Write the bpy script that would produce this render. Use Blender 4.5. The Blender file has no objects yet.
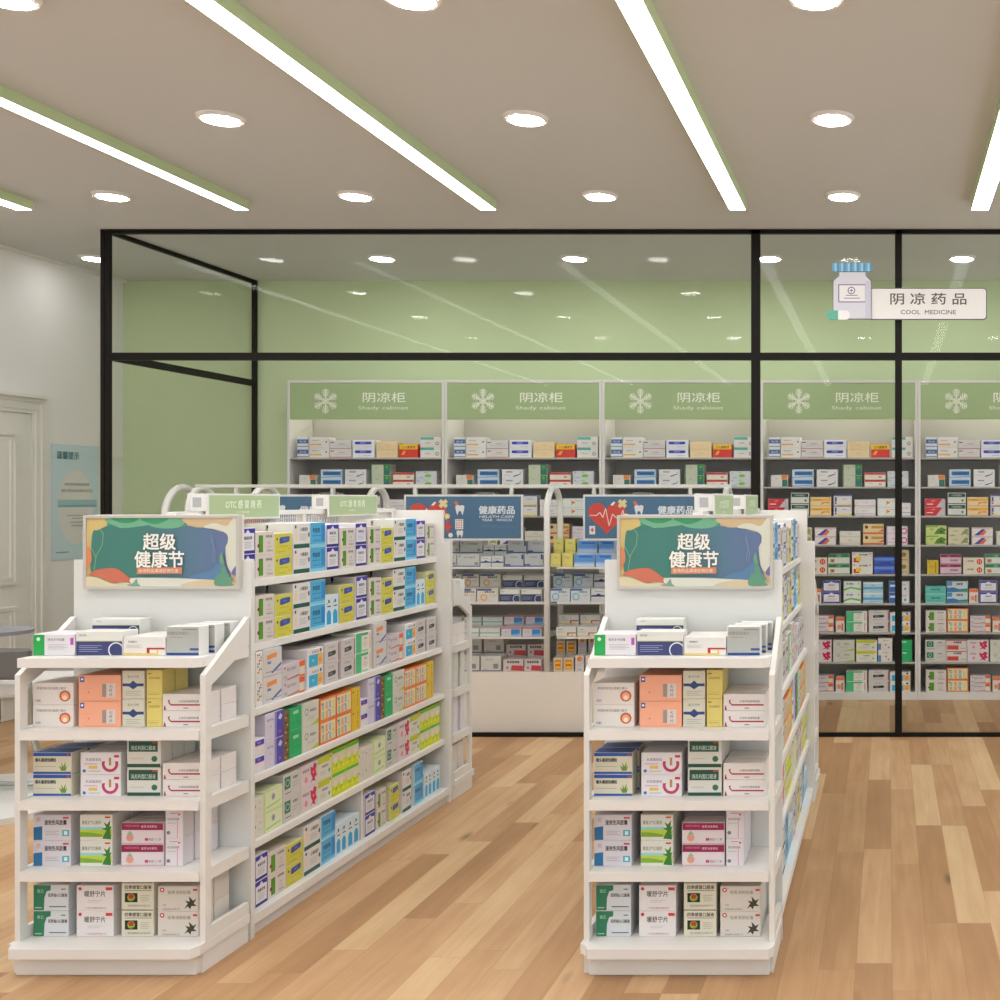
import bpy, math, random
from mathutils import Vector, Matrix
random.seed(7)
S = bpy.context.scene
C = S.collection

# ------------------------------------------------------------------ camera
# level one-point view, lens shifted sideways; 1160 px focal length at 1000 px
cd = bpy.data.cameras.new('camera'); cam = bpy.data.objects.new('camera', cd); C.objects.link(cam)
cam.location = (0, 0, 1.4); cam.rotation_euler = (math.pi/2, 0, 0)
cd.sensor_width = 36; cd.lens = 1160/1000*36; cd.shift_x = -0.388; cd.shift_y = 0
cd.clip_start = .05; cd.clip_end = 60
S.camera = cam
# ------------------------------------------------------------------ world and exposure
w = bpy.data.worlds.new('world'); S.world = w; w.use_nodes = True
WB = w.node_tree.nodes['Background']; WB.inputs[0].default_value = (.97, .985, 1, 1); WB.inputs[1].default_value = 1.05
S.view_settings.view_transform = 'Standard'; S.view_settings.look = 'None'
S.view_settings.gamma = 1; S.view_settings.use_curve_mapping = False
S.view_settings.exposure = 0.25
STRIP_E = 14.0; SPOT_E = 78.0; CAB_E = 22.0

F = 1160.0
HC = 1.600          # ceiling above the eye
ZC = 1.4 + HC       # ceiling height
def X(px, Z): return (px-888)*Z/F
def H(py, Z): return 1.4-(py-500)*Z/F

# ------------------------------------------------------------------ materials
def lin(h):
    h = h.lstrip('#')
    if len(h) == 3: h = ''.join(c*2 for c in h)
    r = [int(h[i:i+2], 16)/255 for i in (0, 2, 4)]
    return tuple((c/12.92 if c <= .04045 else ((c+.055)/1.055)**2.4) for c in r)+(1,)
MC = {}
def mat(col, rough=.5, emit=0, metal=0, spec=.4):
    k = (col, rough, emit, metal, spec)
    if k in MC: return MC[k]
    m = bpy.data.materials.new('paint_'+col.strip('#')); m.use_nodes = True
    b = m.node_tree.nodes['Principled BSDF']
    b.inputs['Base Color'].default_value = lin(col)
    b.inputs['Roughness'].default_value = rough; b.inputs['Metallic'].default_value = metal
    b.inputs['Specular IOR Level'].default_value = spec
    if emit:
        b.inputs['Emission Color'].default_value = lin(col); b.inputs['Emission Strength'].default_value = emit
    MC[k] = m; return m
def nodes(m):
    m.use_nodes = True; nt = m.node_tree
    return nt, nt.nodes['Principled BSDF'], (lambda t: nt.nodes.new(t)), nt.links.new
def noisy(name, col, rough=.5, amt=.06, scale=6, bump=.0):
    m = bpy.data.materials.new(name); nt, b, N, L = nodes(m)
    tc = N('ShaderNodeTexCoord'); nz = N('ShaderNodeTexNoise'); nz.inputs['Scale'].default_value = scale; nz.inputs['Detail'].default_value = 5
    L(tc.outputs['Object'], nz.inputs['Vector'])
    mx = N('ShaderNodeMix'); mx.data_type = 'RGBA'; c = lin(col)
    mx.inputs[6].default_value = tuple(v*(1-amt) for v in c[:3])+(1,); mx.inputs[7].default_value = tuple(min(1, v*(1+amt)) for v in c[:3])+(1,)
    L(nz.outputs['Fac'], mx.inputs[0]); L(mx.outputs[2], b.inputs['Base Color'])
    b.inputs['Roughness'].default_value = rough
    if bump:
        n2 = N('ShaderNodeTexNoise'); n2.inputs['Scale'].default_value = 180; L(tc.outputs['Object'], n2.inputs['Vector'])
        bp = N('ShaderNodeBump'); bp.inputs['Strength'].default_value = bump; bp.inputs['Distance'].default_value = .002
        L(n2.outputs['Fac'], bp.inputs['Height']); L(bp.outputs[0], b.inputs['Normal'])
    return m
M_white = noisy('white_lacquer', '#dad8d2', .38, .015, 3)
M_shelf = noisy('white_shelf_metal', '#dedcd7', .4, .015, 3)
M_panelw = noisy('white_board', '#d5d7d3', .35, .01, 2)
M_ceil = noisy('taupe_ceiling', '#cfd0cd', .85, .03, 1.5)
M_wall = noisy('white_plaster', '#f1eeec', .8, .02, 2, .1)
M_green = noisy('sage_green_wall', '#c3d4a9', .7, .02, 2, .05)
M_door = noisy('white_door_paint', '#e9e6df', .45, .02, 4)
M_frame = noisy('black_frame_metal', '#15120d', .5, .1, 8); M_frame.node_tree.nodes['Principled BSDF'].inputs['Specular IOR Level'].default_value = .15
M_cabback = noisy('grey_cabinet_back', '#aaa6a0', .6, .03, 4)
M_cabwhite = noisy('cabinet_white', '#d2cfcb', .45, .02, 4)
M_plinth = noisy('cream_plinth', '#f0e8de', .5, .02, 3)
M_lamp = mat('#fbfbff', .5, STRIP_E); M_spot = mat('#fcfaf8', .5, SPOT_E); M_dim = mat('#fcfaf8', .5, 24); M_cablamp = mat('#fffaf0', .5, CAB_E)
M_greenside = mat('#c0d0a0', .5)
def floor_mat():
    m = bpy.data.materials.new('oak_planks'); nt, b, N, L = nodes(m)
    def ma(op, a, c=None, d=None):
        n = N('ShaderNodeMath'); n.operation = op
        for i, v in enumerate((a, c, d)):
            if v is None: continue
            if isinstance(v, (int, float)): n.inputs[i].default_value = v
            else: L(v, n.inputs[i])
        return n.outputs[0]
    tc = N('ShaderNodeTexCoord'); sp = N('ShaderNodeSeparateXYZ'); L(tc.outputs['Object'], sp.inputs[0])
    PW, PL = .109, 1.15
    xr = ma('DIVIDE', ma('ADD', sp.outputs[0], -.012), PW); row = ma('FLOOR', xr)
    w1 = N('ShaderNodeTexWhiteNoise'); w1.noise_dimensions = '1D'; L(ma('ADD', row, .37), w1.inputs['W'])
    yr = ma('ADD', ma('DIVIDE', sp.outputs[1], PL), ma('MULTIPLY', w1.outputs['Value'], 7.3)); col = ma('FLOOR', yr)
    cb = N('ShaderNodeCombineXYZ'); L(row, cb.inputs[0]); L(col, cb.inputs[1]); cb.inputs[2].default_value = 3.1
    w2 = N('ShaderNodeTexWhiteNoise'); w2.noise_dimensions = '3D'; L(cb.outputs[0], w2.inputs['Vector'])
    # grain: stretched noise shifted per plank
    mp = N('ShaderNodeCombineXYZ'); L(ma('MULTIPLY', sp.outputs[0], 34), mp.inputs[0]); L(ma('ADD', ma('MULTIPLY', sp.outputs[1], 1.7), ma('MULTIPLY', w2.outputs['Value'], 40)), mp.inputs[1]); L(ma('MULTIPLY', w2.outputs['Value'], 13), mp.inputs[2])
    g = N('ShaderNodeTexNoise'); g.inputs['Scale'].default_value = 1; g.inputs['Detail'].default_value = 6; g.inputs['Distortion'].default_value = .8; L(mp.outputs[0], g.inputs['Vector'])
    mp2 = N('ShaderNodeCombineXYZ'); L(ma('MULTIPLY', sp.outputs[0], 9), mp2.inputs[0]); L(ma('ADD', ma('MULTIPLY', sp.outputs[1], 2.6), ma('MULTIPLY', w2.outputs['Value'], 70)), mp2.inputs[1])
    k = N('ShaderNodeTexNoise'); k.inputs['Scale'].default_value = 1; k.inputs['Detail'].default_value = 3; L(mp2.outputs[0], k.inputs['Vector'])
    kn = N('ShaderNodeTexVoronoi'); kn.inputs['Scale'].default_value = .55; L(mp2.outputs[0], kn.inputs['Vector'])
    t = ma('ADD', ma('MULTIPLY', w2.outputs['Value'], .62), ma('ADD', ma('MULTIPLY', g.outputs['Fac'], .46), ma('MULTIPLY', k.outputs['Fac'], .35)))
    t = ma('ADD', t, -.2)
    cr = N('ShaderNodeValToRGB'); L(t, cr.inputs[0]); e = cr.color_ramp.elements
    e[0].position = .05; e[0].color = lin('#94704e'); e[1].position = .9; e[1].color = lin('#c9ab82')
    q = e.new(.35); q.color = lin('#a67f58'); q = e.new(.6); q.color = lin('#b7926b')
    kr = ma('SUBTRACT', 1.0, ma('MULTIPLY', ma('LESS_THAN', kn.outputs['Distance'], .12), ma('MULTIPLY', ma('SUBTRACT', .12, kn.outputs['Distance']), 6)))
    fx = ma('FRACT', xr); fy = ma('FRACT', yr)
    ex = ma('MINIMUM', fx, ma('SUBTRACT', 1, fx)); ey = ma('MINIMUM', fy, ma('SUBTRACT', 1, fy))
    gap = ma('MAXIMUM', ma('LESS_THAN', ex, .007), ma('LESS_THAN', ey, .0009))
    mul = ma('MULTIPLY', kr, ma('SUBTRACT', 1, ma('MULTIPLY', gap, .3)))
    vm = N('ShaderNodeVectorMath'); vm.operation = 'SCALE'; L(cr.outputs[0], vm.inputs[0]); L(mul, vm.inputs['Scale'])
    L(vm.outputs[0], b.inputs['Base Color']); b.inputs['Roughness'].default_value = .48; b.inputs['Specular IOR Level'].default_value = .3
    bp = N('ShaderNodeBump'); bp.inputs['Strength'].default_value = .08; bp.inputs['Distance'].default_value = .002; L(g.outputs['Fac'], bp.inputs['Height']); L(bp.outputs[0], b.inputs['Normal'])
    return m
M_floor = floor_mat()
def glass_mat():
    m = bpy.data.materials.new('clear_glass'); m.use_nodes = True; nt = m.node_tree; nt.nodes.clear(); N = nt.nodes.new; L = nt.links.new
    o = N('ShaderNodeOutputMaterial'); mx = N('ShaderNodeMixShader'); tr = N('ShaderNodeBsdfTransparent'); gl = N('ShaderNodeBsdfGlossy')
    fr = N('ShaderNodeFresnel'); fr.inputs['IOR'].default_value = 1.165
    tr.inputs[0].default_value = (.975, .985, .97, 1); gl.inputs['Roughness'].default_value = .0; gl.inputs[0].default_value = (1, 1, 1, 1)
    L(fr.outputs[0], mx.inputs[0]); L(tr.outputs[0], mx.inputs[1]); L(gl.outputs[0], mx.inputs[2]); L(mx.outputs[0], o.inputs[0])
    return m
M_glass = glass_mat()
def gradient_mat(c0, c1, x0, x1):
    m = bpy.data.materials.new('printed_gradient'); nt, b, N, L = nodes(m)
    tc = N('ShaderNodeTexCoord'); sp = N('ShaderNodeSeparateXYZ'); L(tc.outputs['Object'], sp.inputs[0])
    mr = N('ShaderNodeMapRange'); mr.inputs[1].default_value = x0; mr.inputs[2].default_value = x1; L(sp.outputs[0], mr.inputs[0])
    mx = N('ShaderNodeMix'); mx.data_type = 'RGBA'; mx.inputs[6].default_value = lin(c0); mx.inputs[7].default_value = lin(c1)
    L(mr.outputs[0], mx.inputs[0]); L(mx.outputs[2], b.inputs['Base Color']); b.inputs['Roughness'].default_value = .5
    return m

# ------------------------------------------------------------------ mesh helpers
TXT = {}
def glyphs(s, bold=0.0):
    k = (s, bold)
    if k not in TXT:
        cu = bpy.data.curves.new('lettering', 'FONT'); cu.body = s; cu.resolution_u = 2; cu.offset = bold
        ob = bpy.data.objects.new('lettering', cu); me = bpy.data.meshes.new_from_object(ob)
        vs = [v.co.copy() for v in me.vertices]; fs = [tuple(p.vertices) for p in me.polygons]
        x0 = min(v.x for v in vs); x1 = max(v.x for v in vs); y0 = min(v.y for v in vs); y1 = max(v.y for v in vs)
        TXT[k] = ([((v.x-x0)/(x1-x0), (v.y-y0)/(y1-y0)) for v in vs], fs, (x1-x0)/(y1-y0))
        bpy.data.objects.remove(ob); bpy.data.curves.remove(cu); bpy.data.meshes.remove(me)
    return TXT[k]
class MB:
    def __init__(s): s.v = []; s.f = []; s.m = []; s.ms = []; s.sm = []
    def mi(s, m):
        if m not in s.ms: s.ms.append(m)
        return s.ms.index(m)
    def add(s, vs, fs, m, smooth=False):
        b = len(s.v); s.v += [tuple(v) for v in vs]; i = s.mi(m)
        for f in fs: s.f.append(tuple(b+k for k in f)); s.m.append(i); s.sm.append(smooth)
        return s
    def box(s, x0, x1, y0, y1, z0, z1, m, bev=0.0):
        if x1 < x0: x0, x1 = x1, x0
        if y1 < y0: y0, y1 = y1, y0
        if not bev:
            vs = [(x, y, z) for z in (z0, z1) for y in (y0, y1) for x in (x0, x1)]
            return s.add(vs, [(0, 2, 3, 1), (4, 5, 7, 6), (0, 1, 5, 4), (2, 6, 7, 3), (0, 4, 6, 2), (1, 3, 7, 5)], m)
        # chamfered box: 24 vertices
        X_, Y_, Z_ = (x0, x1), (y0, y1), (z0, z1); b = bev; vs = []; ix = {}
        for i in (0, 1):
            for j in (0, 1):
                for k in (0, 1):
                    sx, sy, sz = (b if i == 0 else -b), (b if j == 0 else -b), (b if k == 0 else -b)
                    x, y, z = X_[i], Y_[j], Z_[k]
                    for a, p in (('x', (x, y+sy, z+sz)), ('y', (x+sx, y, z+sz)), ('z', (x+sx, y+sy, z))):
                        ix[(i, j, k, a)] = len(vs); vs.append(p)
        g = lambda i, j, k, a: ix[(i, j, k, a)]
        fs = []
        for i in (0, 1): q = [g(i, 0, 0, 'x'), g(i, 1, 0, 'x'), g(i, 1, 1, 'x'), g(i, 0, 1, 'x')]; fs.append(q if i else q[::-1])
        for j in (0, 1): q = [g(0, j, 0, 'y'), g(1, j, 0, 'y'), g(1, j, 1, 'y'), g(0, j, 1, 'y')]; fs.append(q if not j else q[::-1])
        for k in (0, 1): q = [g(0, 0, k, 'z'), g(1, 0, k, 'z'), g(1, 1, k, 'z'), g(0, 1, k, 'z')]; fs.append(q if k else q[::-1])
        for i in (0, 1):
            for j in (0, 1): fs.append([g(i, j, 0, 'x'), g(i, j, 1, 'x'), g(i, j, 1, 'y'), g(i, j, 0, 'y')])
            for k in (0, 1): fs.append([g(i, 0, k, 'x'), g(i, 1, k, 'x'), g(i, 1, k, 'z'), g(i, 0, k, 'z')])
        for j in (0, 1):
            for k in (0, 1): fs.append([g(0, j, k, 'y'), g(1, j, k, 'y'), g(1, j, k, 'z'), g(0, j, k, 'z')])
        for i in (0, 1):
            for j in (0, 1):
                for k in (0, 1): fs.append([g(i, j, k, 'x'), g(i, j, k, 'y'), g(i, j, k, 'z')])
        return s.add(vs, fs, m)
    def prism(s, pts, axis, a0, a1, m):     # polygon extruded along an axis; pts in the two other axes
        n = len(pts)
        def P(p, a): return {'x': (a, p[0], p[1]), 'y': (p[0], a, p[1]), 'z': (p[0], p[1], a)}[axis]
        vs = [P(p, a0) for p in pts]+[P(p, a1) for p in pts]
        fs = [tuple(range(n))[::-1], tuple(range(n, 2*n))]+[(i, (i+1) % n, n+(i+1) % n, n+i) for i in range(n)]
        return s.add(vs, fs, m)
    def tube(s, pts, r, m, n=10, flat=None):
        pts = [Vector(p) for p in pts]; vs = []; fs = []
        up = Vector((0, 0, 1)); prev = None
        for i, p in enumerate(pts):
            t = (pts[min(i+1, len(pts)-1)]-pts[max(i-1, 0)]).normalized()
            a = prev if prev is not None else (up if abs(t.z) < .9 else Vector((1, 0, 0)))
            u = (a-t*a.dot(t)).normalized(); v = t.cross(u); prev = u
            for k in range(n):
                an = 2*math.pi*k/n; vs.append(p+u*math.cos(an)*r+v*math.sin(an)*r)
        for i in range(len(pts)-1):
            for k in range(n): fs.append((i*n+k, i*n+(k+1) % n, (i+1)*n+(k+1) % n, (i+1)*n+k))
        fs.append(tuple(range(n))[::-1]); fs.append(tuple((len(pts)-1)*n+k for k in range(n)))
        return s.add(vs, fs, m, True)
    def disc(s, cx, cy, z0, z1, r0, r1, m, n=32):   # frustum, vertical axis
        vs = [(cx+math.cos(2*math.pi*k/n)*r0, cy+math.sin(2*math.pi*k/n)*r0, z0) for k in range(n)]+[(cx+math.cos(2*math.pi*k/n)*r1, cy+math.sin(2*math.pi*k/n)*r1, z1) for k in range(n)]
        return s.add(vs, [tuple(range(n))[::-1], tuple(range(n, 2*n))]+[(k, (k+1) % n, n+(k+1) % n, n+k) for k in range(n)], m)
    def build(s, name, parent=None):
        me = bpy.data.meshes.new(name); me.from_pydata(s.v, [], s.f)
        for m in s.ms: me.materials.append(m)
        me.polygons.foreach_set('material_index', s.m); me.polygons.foreach_set('use_smooth', s.sm); me.update()
        o = bpy.data.objects.new(name, me); C.objects.link(o)
        if parent is not None: o.parent = parent
        return o
# flat artwork on a face: to3(u,v,layer) maps face metres to space
def smooth_pts(pts, k=4):
    out = []; n = len(pts)
    for i in range(n):
        p0, p1, p2, p3 = (pts[(i+j-1) % n] for j in range(4))
        for q in range(k):
            t = q/k
            out.append(tuple(.5*((2*p1[a])+(-p0[a]+p2[a])*t+(2*p0[a]-5*p1[a]+4*p2[a]-p3[a])*t*t+(-p0[a]+3*p1[a]-3*p2[a]+p3[a])*t**3) for a in (0, 1)))
    return out
def ear(pts):
    from mathutils.geometry import tessellate_polygon
    return [tuple(t) for t in tessellate_polygon([[Vector((p[0], p[1], 0)) for p in pts]])]
class Art:
    """prints on the face x,z at y = y0 (facing -y), w x h metres from (x0, z0); u,v run 0..1"""
    def __init__(s, mb, x0, z0, w, h, y0, step=.0004): s.mb = mb; s.x0 = x0; s.z0 = z0; s.w = w; s.h = h; s.y = y0; s.st = step; s.n = 0
    def P(s, u, v): return (s.x0+u*s.w, s.y-s.st*s.n, s.z0+v*s.h)
    def poly(s, pts, m, sm=False):
        s.n += 1
        if sm: pts = [(min(max(p[0], 0), 1), min(max(p[1], 0), 1)) for p in smooth_pts(pts)]
        s.mb.add([s.P(*p) for p in pts], ear(pts), m)
    def rect(s, u0, v0, u1, v1, m): s.n += 1; s.mb.add([s.P(u0, v0), s.P(u1, v0), s.P(u1, v1), s.P(u0, v1)], [(0, 1, 2, 3)], m)
    def circ(s, u, v, r, m, n=16, ring=0):   # r in fractions of the height
        s.n += 1; ra = s.h/s.w
        P = [s.P(u+r*ra*math.cos(2*math.pi*k/n), v+r*math.sin(2*math.pi*k/n)) for k in range(n)]
        if not ring: s.mb.add(P, [tuple(range(n))], m)
        else:
            r2 = r-ring; Q = [s.P(u+r2*ra*math.cos(2*math.pi*k/n), v+r2*math.sin(2*math.pi*k/n)) for k in range(n)]
            s.mb.add(P+Q, [(k, (k+1) % n, n+(k+1) % n, n+k) for k in range(n)], m)
    def text(s, u, v, hh, t, m, maxw=None, bold=0.0, stretch=None):   # centred at u,v ; height hh
        vs, fs, asp = glyphs(t); s.n += 1
        H_ = hh*s.h; W_ = H_*asp
        if maxw and W_ > maxw*s.w: W_ = maxw*s.w
        if stretch: W_ = stretch*s.w
        cx = s.x0+u*s.w; cz = s.z0+v*s.h; y = s.y-s.st*s.n
        o_ = bold*H_*.9
        for q, (ox, oz) in enumerate(((0, 0),) if bold < .004 else ((-o_, -o_), (o_, o_), (-o_, o_), (o_, -o_))):
            s.mb.add([(cx-W_/2+p[0]*W_+ox, y-q*s.st*.1, cz-H_/2+p[1]*H_+oz) for p in vs], fs, m)
    def line(s, pts, wd, m):   # polyline, width in metres
        s.n += 1
        for a, b in zip(pts[:-1], pts[1:]):
            A = Vector(s.P(*a)); B = Vector(s.P(*b)); d = (B-A).normalized(); q = Vector((-d.z, 0, d.x))*wd/2
            s.mb.add([A-q, B-q, B+q, A+q], [(0, 1, 2, 3)], m)

def setp(o, label=None, cat=None, group=None, kind=None):
    if label: o['label'] = label
    if cat: o['category'] = cat
    if group: o['group'] = group
    if kind: o['kind'] = kind
    return o
def thing(name, loc, label, cat, group=None, rz=0):
    o = bpy.data.objects.new(name, None); C.objects.link(o); o.location = loc; o.rotation_euler = (0, 0, rz); o.empty_display_size = .1
    return setp(o, label, cat, group)
def B(name, parent, x0, x1, y0, y1, z0, z1, m, bev=0.0): return MB().box(x0, x1, y0, y1, z0, z1, m, bev).build(name, parent)

# ------------------------------------------------------------------ the room
XL, XR, YB, YF = -5.58, 3.2, 8.46, -2.2
def st(o): o['kind'] = 'structure'; return o
st(B('floor', None, XL-.1, XR+.1, YF, YB+.1, -.05, 0, M_floor))
st(B('ceiling', None, XL-.1, XR+.1, YF, YB+.1, ZC, ZC+.05, M_ceil))
st(B('wall_left', None, XL-.1, XL, YF, YB+.1, 0, ZC, M_wall))
st(B('wall_back', None, XL, XR, YB, YB+.1, 0, ZC, M_green))
st(B('trim_1', None, XL, XL+.03, YF, YB, ZC-.018, ZC, M_wall))
st(B('baseboard_left', None, XL, XL+.012, 7.62, YB, 0, .09, M_door))
# door in the left wall: casing with stepped mouldings, slab with two raised panels
d1 = MB(); dy1 = 7.64; dy0 = 6.52; dz = 2.06
for (t0, t1, pr) in ((0, .10, .018), (.0, .025, .03), (.055, .075, .026)):
    d1.box(XL, XL+pr, dy1-t1, dy1-t0, 0, dz-t0, M_door); d1.box(XL, XL+pr, dy0+t0, dy0+t1, 0, dz-t0, M_door)
    d1.box(XL, XL+pr+.0015, dy0+t0+.0007, dy1-t0-.0007, dz-t1, dz-t0+.0007, M_door)
d1.box(XL, XL+.06, dy0-.02, dy1+.02, dz, dz+.02, M_door)
st(d1.build('trim_2'))
dd = thing('door_1', (XL, (dy0+dy1)/2, 0), None, None); dd['kind'] = 'structure'
hw = (dy1-dy0)/2-.105
B('door_slab', dd, .002, .012, -hw, hw, .005, dz-.105, M_door)
for (z0, z1) in ((.15, .72), (.86, 1.83)):
    pm = MB()
    a, b_ = -hw+.13, hw-.13
    for (i, q) in ((0, .026), (.03, .018)):
        t = .022
        pm.box(.012, q, a+i, b_-i, z0+i, z0+i+t, M_door); pm.box(.012, q, a+i, b_-i, z1-i-t, z1-i, M_door)
        pm.box(.012, q, a+i, a+i+t, z0+i+t, z1-i-t, M_door); pm.box(.012, q, b_-i-t, b_-i, z0+i+t, z1-i-t, M_door)
    pm.box(.012, .016, a+.08, b_-.08, z0+.08, z1-.08, M_door)
    pm.build('door_panel', dd)
# poster on the left wall
pY0, pY1 = 7.73, 8.19; pz0, pz1 = H(559, 7.95), H(445, 7.95)
po = thing('wall_poster', (XL+.004, (pY0+pY1)/2, (pz0+pz1)/2), 'pale blue notice poster with a cream circle on the white wall beside the door', 'poster', rz=math.pi/2)
pw, ph = pY1-pY0, pz1-pz0
B('sheet', po, -pw/2, pw/2, -.003, 0, -ph/2, ph/2, mat('#cfe4ea', .6))
pa = MB(); A = Art(pa, -pw/2, -ph/2, pw, ph, -.003, .0003)
A.poly([(.5+.38*math.cos(t*math.pi/12), .46+.33*math.sin(t*math.pi/12)) for t in range(24)], mat('#e6e4df', .6))
A.rect(.12, .475, .95, .52, mat('#a8cdd4', .6)); A.rect(.12, .455, .95, .475, mat('#8cb8c2', .6))
for v, u0, u1 in ((.38, .3, .75), (.355, .42, .7), (.32, .38, .72), (.29, .4, .68)): A.rect(u0, v, u1, v+.006, mat('#9aa5a6', .6))
A.rect(.08, .06, .34, .07, mat('#8aa0a3', .6))
pa.build('printed_circle', po)
pl = MB(); A = Art(pl, -pw/2, -ph/2, pw, ph, -.0045, .0003)
A.text(.33, .905, .065, '温馨提示', mat('#5b8791'), bold=.02)
A.text(.52, .655, .024, '您购买的药品如有质量问题', mat('#77898c'), .6); A.text(.52, .6, .024, '请凭小票到柜台咨询服务 欢迎光临', mat('#77898c'), .7)
pl.build('lettering', po)

# ------------------------------------------------------------------ ceiling lights
ZE = 6.2; zt = H(210, ZE)
strips = [(-4.66, -4.575, 'short far-left ceiling light bar with green sides, cut by the left edge'),
          (X(235, ZE), X(248.5, ZE), 'long white ceiling light bar with green sides at upper left'),
          (X(480.5, ZE), X(496, ZE), 'long green-sided ceiling light bar running diagonally left of centre'),
          (X(730, ZE), X(745.5, ZE), 'steep green-sided ceiling light bar right of centre'),
          (X(971.5, ZE), X(988.5, ZE), 'green-sided ceiling light bar at the right edge of the picture')]
for x0, x1, lb in strips:
    xc = (x0+x1)/2; hwid = (x1-x0)/2
    t = thing('ceiling_light_bar', (xc, ZE, ZC), lb, 'ceiling light', 'linear ceiling lights')
    hb = MB(); L_ = ZE-YF-.2; dpt = ZC-zt
    hb.box(-hwid-.004, -hwid, -L_, 0, -dpt, 0, M_greenside); hb.box(hwid, hwid+.004, -L_, 0, -dpt, 0, M_greenside)
    hb.box(-hwid-.004, hwid+.004, 0, .004, -dpt, 0, M_greenside); hb.box(-hwid-.004, hwid+.004, -L_-.004, -L_, -dpt, 0, M_greenside)
    hb.build('housing', t)
    B('diffuser', t, -hwid, hwid, -L_, 0, -dpt+.0005, -dpt+.006, M_lamp)
spots = []
z4 = 4.85; z3 = 3.68; z6 = 6.083; z7 = 7.65
for r, (yy, xs) in enumerate([(2.4, (-4.07, -2.79, -1.51, -.23, 1.04)), (z3, (-4.07, -2.797, -1.514, -.23, 1.04)), (z4, (-5.2, -4.07, -2.789, -1.514, -.234, 1.04)), (z6, (-5.2, -4.07, -2.79, -1.51, -.236, 1.04)), (z7, (-5.23, -3.337, -2.064, -.785, .488))]):  # leftmost corridor lamps in two rows are added out of view to brighten the wall
    for k, x in enumerate(xs): spots.append((x, yy, r, k, len(xs)))
rown = ['row overhead', 'nearest row', 'second row', 'third row', 'back row behind the glass']
def lampname(x, y, r, k, n):
    px = 888+x*F/y; vis = [q for q in spots if q[2] == r and 0 < 888+q[0]*F/q[1] < 1000]
    if not 0 < px < 1000: return 'round downlight outside the picture, %s, number %d from the left wall' % (rown[r], k+1)
    return 'small round ceiling downlight, %s from left in the %s' % (ORD0[[q[0] for q in vis].index(x)], rown[r])
ORD0 = ['first', 'second', 'third', 'fourth', 'fifth', 'sixth']
for x, y, r, k, n in spots:
    t = thing('recessed_downlight', (x, y, ZC), lampname(x, y, r, k, n), 'ceiling light', 'round ceiling downlights')
    rg = MB(); rg.disc(0, 0, -.014, 0, .086, .094, mat('#e8e4de', .5)); rg.build('rim', t)
    ln = MB(); ln.disc(0, 0, -.0160, -.0142, .070, .071, M_spot if x > -5 else M_dim); ln.build('lens', t)

# ------------------------------------------------------------------ glass partition
YG = 6.85; pt = .03
gp = thing('glass_partition', (0, YG, 0), 'black framed floor-to-ceiling glass partition around the cool medicine room', 'partition')
def gx(px): return X(px, YG)
zr0, zr1 = H(360, YG), H(352.5, YG); ztop = H(233.5, YG); GL = gx(100); GR = 2.6
for x0, x1 in ((gx(100), gx(104.3)), (gx(104.9), gx(109)), (gx(751), gx(760)), (gx(895), gx(902)), (GR-.05, GR)):
    B('post', gp, x0, x1, 0, pt, 0, ZC-.001, M_frame, .002)
B('top_rail', gp, gx(109), GR-.05, 0, pt, ztop, ZC-.001, M_frame)
B('middle_rail', gp, gx(109), GR-.05, .002, pt-.002, zr0, zr1, M_frame)
B('bottom_rail', gp, gx(109), GR-.05, .002, pt-.002, 0, .024, M_frame)
YS = YB-YG-.002
B('top_rail', gp, gx(104.9), gx(109), pt, YS, ztop, ZC-.001, M_frame)
B('middle_rail', gp, gx(104.9), gx(109), pt, YS, zr0, zr1, M_frame)
B('bottom_rail', gp, gx(104.9), gx(109), pt, YS, 0, .024, M_frame)
B('post', gp, gx(104.9), gx(109)+.004, YS-.03, YS, 0, ZC-.001, M_frame)
for x0, x1 in ((gx(109), gx(751)), (gx(760), gx(895)), (gx(902), GR-.05)):
    for z0, z1 in ((.024, zr0), (zr1, ztop)):
        MB().add([(x0, .022, z0), (x1, .022, z0), (x1, .022, z1), (x0, .022, z1)], [(0, 1, 2, 3)], M_glass).build('glass_pane', gp)
for z0, z1 in ((.024, zr0), (zr1, ztop)):
    xx = gx(107); MB().add([(xx, pt, z0), (xx, YS-.045, z0), (xx, YS-.045, z1), (xx, pt, z1)], [(0, 1, 2, 3)], M_glass).build('glass_pane', gp)

# COOL MEDICINE sign on the glass
ys = YG-.03
sg = thing('hanging_sign', (X(930, ys), ys, H(320, ys)), 'white cool medicine sign with pill bottle fixed on the black post', 'sign')
def sx(px): return X(px, ys)-X(930, ys)
def sz(py): return H(py, ys)-H(320, ys)
def rrect(x0, x1, z0, z1, r, n=5):
    pts = []
    for cx, cz, a in ((x1-r, z0+r, -90), (x1-r, z1-r, 0), (x0+r, z1-r, 90), (x0+r, z0+r, 180)):
        for k in range(n+1): an = math.radians(a+90*k/n); pts.append((cx+r*math.cos(an), cz+r*math.sin(an)))
    return pts
lnc = mat('#5d5a72', .5)
m = MB(); m.prism(rrect(sx(868), sx(987), sz(319.7), sz(288), .02), 'y', .0, .012, lnc); m.prism(rrect(sx(869), sx(986), sz(318.9), sz(288.8), .018), 'y', -.0015, .0, mat('#dddad5')); m.build('sign_board', sg)
m = MB(); A = Art(m, sx(872), sz(320), sx(987)-sx(872), sz(288)-sz(320), -.0018, .0003)
A.text(.49, .66, .36, '阴 凉 药 品', mat('#55534f'), bold=.015, stretch=.66)
m.build('lettering', sg)
m = MB(); A = Art(m, sx(872), sz(320), sx(987)-sx(872), sz(288)-sz(320), -.0018, .0003)
A.text(.49, .245, .13, 'COOL  MEDICINE', mat('#6a6764'), bold=.02, stretch=.48)
m.build('lettering', sg)
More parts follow.
